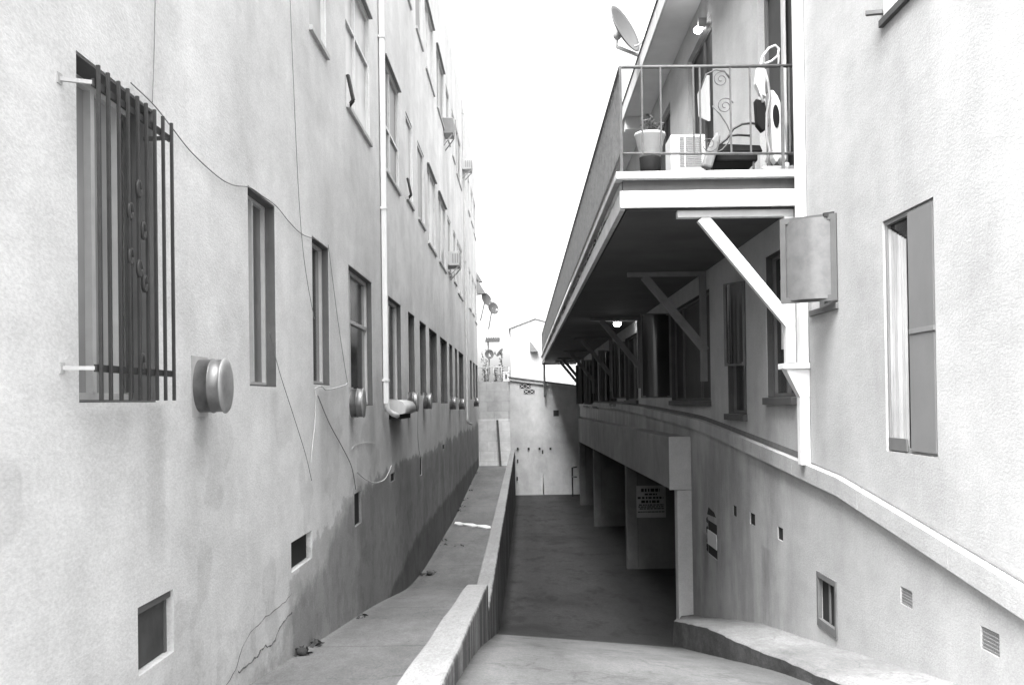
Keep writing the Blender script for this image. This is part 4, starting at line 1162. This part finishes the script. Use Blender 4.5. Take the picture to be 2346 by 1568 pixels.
# folding chair
xa, _ = ony(1612, 360, 9.3); xb, _ = ony(1742, 360, 9.3)
t = thing('folding_chair', ((xa+xb)/2, 9.3, FZ), 'black folding chair with a low curved back lying open on the balcony', 'chair')
zs = ony(1680, 350, 9.3)[1]
MB().box(xa+.03, xb-.04, 9.22, 9.6, zs-.10, zs-.02).build('seat', 'black', t, .02)
q0, q1 = ony(1640, 348, 9.36), ony(1748, 326, 9.36)
MB().hexa([(q0[0],9.36,q0[1]),(q1[0],9.36,q0[1]),(q1[0],9.42,q0[1]),(q0[0],9.42,q0[1])], [(q0[0]+.05,9.38,q1[1]),(q1[0]-.02,9.38,q1[1]-.02),(q1[0]-.02,9.44,q1[1]-.02),(q0[0]+.05,9.44,q1[1])]).build('backrest', 'black', t, .01)
P = [ony(u, v, 9.28) for u, v in ((1620,372),(1640,338),(1665,318),(1680,295),(1700,284),(1722,282),(1752,288))]
MB().tube([(x,9.28,z) for x, z in P], .012, 8).build('frame', 'iron', t)
P = [ony(u, v, 9.34) for u, v in ((1668,312),(1690,309),(1720,311))]
MB().tube([(x,9.34,z) for x, z in P], .011, 8).build('armrest', 'iron', t)
for x in (xa+.06, xb-.08):
    for y in (9.24, 9.56):
        MB().tube([(x,y,zs-.08),(x,y,FZ)], .011, 6).build('leg', 'iron', t)
# upright vacuum cleaner leaning in the corner
Yv = 8.95
def V(u, v, y=Yv): x, z = ony(u, v, y); return Vector((x, y, z))
t = thing('vacuum_cleaner', (V(1790, 383).x, Yv, FZ), 'white upright vacuum cleaner with looped handle leaning by the balcony door', 'vacuum cleaner')
m = MB()
sil = [(1762,207),(1772,205),(1783,220),(1793,245),(1798,290),(1803,343),(1803,365),(1795,372),(1788,360),(1780,372),(1772,360),(1768,300),(1765,255)]
f = [V(u, v, Yv) for u, v in sil]; bk = [p+Vector((0,.14,0)) for p in f]
m.face(*f[::-1]); m.face(*bk)
for i in range(len(f)): j = (i+1) % len(f); m.face(f[i], f[j], bk[j], bk[i])
m.build('body', 'plastic_white', t, .012, True)
c = V(1778, 266, Yv-.008); q = MB(); n = 24
q.face(*[(c.x+.030*math.cos(2*math.pi*k/n), Yv-.008, c.z-.105*math.sin(2*math.pi*k/n)-.35*(.030*math.cos(2*math.pi*k/n))) for k in range(n)])
q.build('badge_window', 'black', t)
MB().tube([V(u, v) for u, v in ((1748,235),(1742,210),(1741,160),(1747,130),(1762,110),(1776,104),(1785,112),(1782,128),(1768,140),(1753,146))], .011, 8).tube([V(u, v) for u, v in ((1783,115),(1784,135),(1783,155))], .009, 8).build('handle', 'plastic_white', t)
m = MB(); f = [V(u, v) for u, v in ((1736,152),(1750,156),(1757,180),(1752,200),(1756,222),(1742,214),(1731,190))]; bk = [p+Vector((0,.09,0)) for p in f]
m.face(*f[::-1]); m.face(*bk)
for i in range(len(f)): j = (i+1) % len(f); m.face(f[i], f[j], bk[j], bk[i])
m.build('upper_body', 'plastic_white', t, .01, True)
m = MB(); f = [V(u, v) for u, v in ((1731,226),(1753,230),(1762,290),(1748,300),(1735,284))]; bk = [p+Vector((0,.1,0)) for p in f]
m.face(*f[::-1]); m.face(*bk)
for i in range(len(f)): j = (i+1) % len(f); m.face(f[i], f[j], bk[j], bk[i])
m.build('dust_bag', 'black', t, .01, True)
MB().tube([V(u, v, Yv-.03) for u, v in ((1752,160),(1760,190),(1764,225),(1757,260),(1756,310),(1764,345),(1756,372))], .013, 8).build('hose', 'plastic_grey', t)
p = V(1775, 376); MB().box(p.x-.15, p.x+.15, Yv-.14, Yv+.12, FZ, FZ+.1).build('floor_head', 'plastic_grey', t, .02)
p = V(1806, 372, Yv-.15); MB().lathe([(.001,-.012),(.045,-.012),(.045,.012),(.001,.012)], 18, 'X', (p.x, Yv-.1, FZ+.09)).build('wheel', 'offwhite', t)
tag(MB().tube([V(1790,165,9.2), V(1822,380,9.0)], .012, 8).tube([V(1822,372,9.0)-Vector((0,0,.02)), V(1824,395,8.99)], .03, 8).build('broom', 'darkwood'), 'dark broom leaning behind the white vacuum cleaner', 'broom')
# white bag hanging beside the second door, grey cloth heap
P = [onx(u, v, WR-.06) for u, v in ((1597,215),(1619,172),(1621,278),(1600,268))]
m = MB(); f = [Vector((WR-.06, y, z)) for y, z in P]; bk = [p+Vector((.04,0,0)) for p in f]
m.face(*f); m.face(*bk[::-1])
for i in range(4): j = (i+1) % 4; m.face(f[j], f[i], bk[i], bk[j])
tag(m.build('bag', 'plastic_white', None, .01, True), 'white bag hanging by the second balcony door', 'bag')
x, z = ony(1640, 345, 9.2)
m = MB(); random.seed(8)
P = [ony(u, v, 9.15) for u, v in ((1608,380),(1618,350),(1632,318),(1644,300),(1652,310),(1648,335),(1638,365),(1632,385))]
f = [Vector((a, 9.15, b)) for a, b in P]; bk = [p+Vector((0,.1,0)) for p in f]
m.face(*f); m.face(*bk[::-1])
for i in range(len(f)): j = (i+1) % len(f); m.face(f[j], f[i], bk[i], bk[j])
tag(m.build('folded_cloth', 'cloth', None, .02, True), 'pale cloth draped at the front left of the black folding chair', 'cloth')

# =================================================================== SMALL LITTER
pl, _ = 0, 0
def on_walk(u, v):
    d = ray(u, v); y = 5.0
    for _ in range(60):
        y = zwalk(y)/d.z
    return d.x*y, y, zwalk(y)
def hit(u, v, zf):
    d = ray(u, v); lo, hi = 1.3, 42.0
    for _ in range(60):
        mid = (lo+hi)/2
        if d.z*mid > zf(mid): lo = mid
        else: hi = mid
    return d.x*lo, lo, zf(lo)
m = MB(); random.seed(31)
for (u, v, n, s) in ((690,1497,26,.10),(711,1478,12,.06),(968,1318,16,.12),(985,1314,16,.10),(1020,1248,8,.12),(1040,1252,6,.15),(1012,1238,8,.10),(1095,1085,8,.2),(1080,1110,6,.15),(1072,1125,8,.2),(1062,1145,8,.18),(1055,1160,10,.15),(1050,1172,8,.15),(830,1415,6,.05)):
    x, y, z = hit(u, v, zwalk)
    x = max(x, WL+0.04)
    for _ in range(n):
        p = Vector((x+random.gauss(0,s*.5), y+random.gauss(0,s*.8), z+random.uniform(0.005,.05)))
        p.x = max(p.x, WL+.02)
        a = Vector((random.uniform(-1,1),random.uniform(-1,1),random.uniform(-.3,.6))).normalized()*random.uniform(.02,.05)
        b = a.cross(Vector((random.uniform(-1,1),random.uniform(-1,1),1))).normalized()*.018
        m.face(p-a, p+b, p+a, p-b)
tag(m.build('litter', 'leaf_dark'), 'dry leaves and scraps gathered at the foot of the left wall', 'litter', None, 'stuff')
for k, (u, v, r, lab) in enumerate(((711, 1477, .035, 'dark round stone lying at the foot of the left wall'), (688, 1500, .045, 'dark broken stone nearest the camera on the walkway'), (984, 1317, .05, 'dark clod farther down on the walkway'))):
    x, y, z = hit(u, v, zwalk); x = max(x, WL+r+.01)
    mb = MB().ball((x,y,z+r*.6), r, r*1.1, r*.8, 10, 7); random.seed(k)
    mb.v = [tuple(Vector(q)+Vector((random.gauss(0,1),random.gauss(0,1),random.gauss(0,1)))*r*.08) for q in mb.v]
    tag(mb.build('stone', 'leaf_dark', weld=True), lab, 'stone', 'stones on the walkway')
xa, ya, za = hit(1042, 1199, zwalk); xb, yb, zb = hit(1124, 1209, zwalk)
m = MB(); n = 8
for k in range(n):
    t0, t1 = k/n, (k+1)/n
    A = Vector((xa,ya,za)).lerp(Vector((xb,yb,zb)), t0); B = Vector((xa,ya,za)).lerp(Vector((xb,yb,zb)), t1)
    w0, w1 = .16+.1*math.sin(k*2.1), .16+.1*math.sin((k+1)*2.1)
    m.hexa([(A.x,A.y-w0,A.z+.004),(B.x,B.y-w1,B.z+.004),(B.x,B.y+w1,B.z+.004),(A.x,A.y+w0,A.z+.004)], [(A.x,A.y-w0,A.z+.03),(B.x,B.y-w1,B.z+.03),(B.x,B.y+w1,B.z+.035),(A.x,A.y+w0,A.z+.035)])
tag(m.build('board', 'white'), 'flat white board lying across the walkway', 'board')
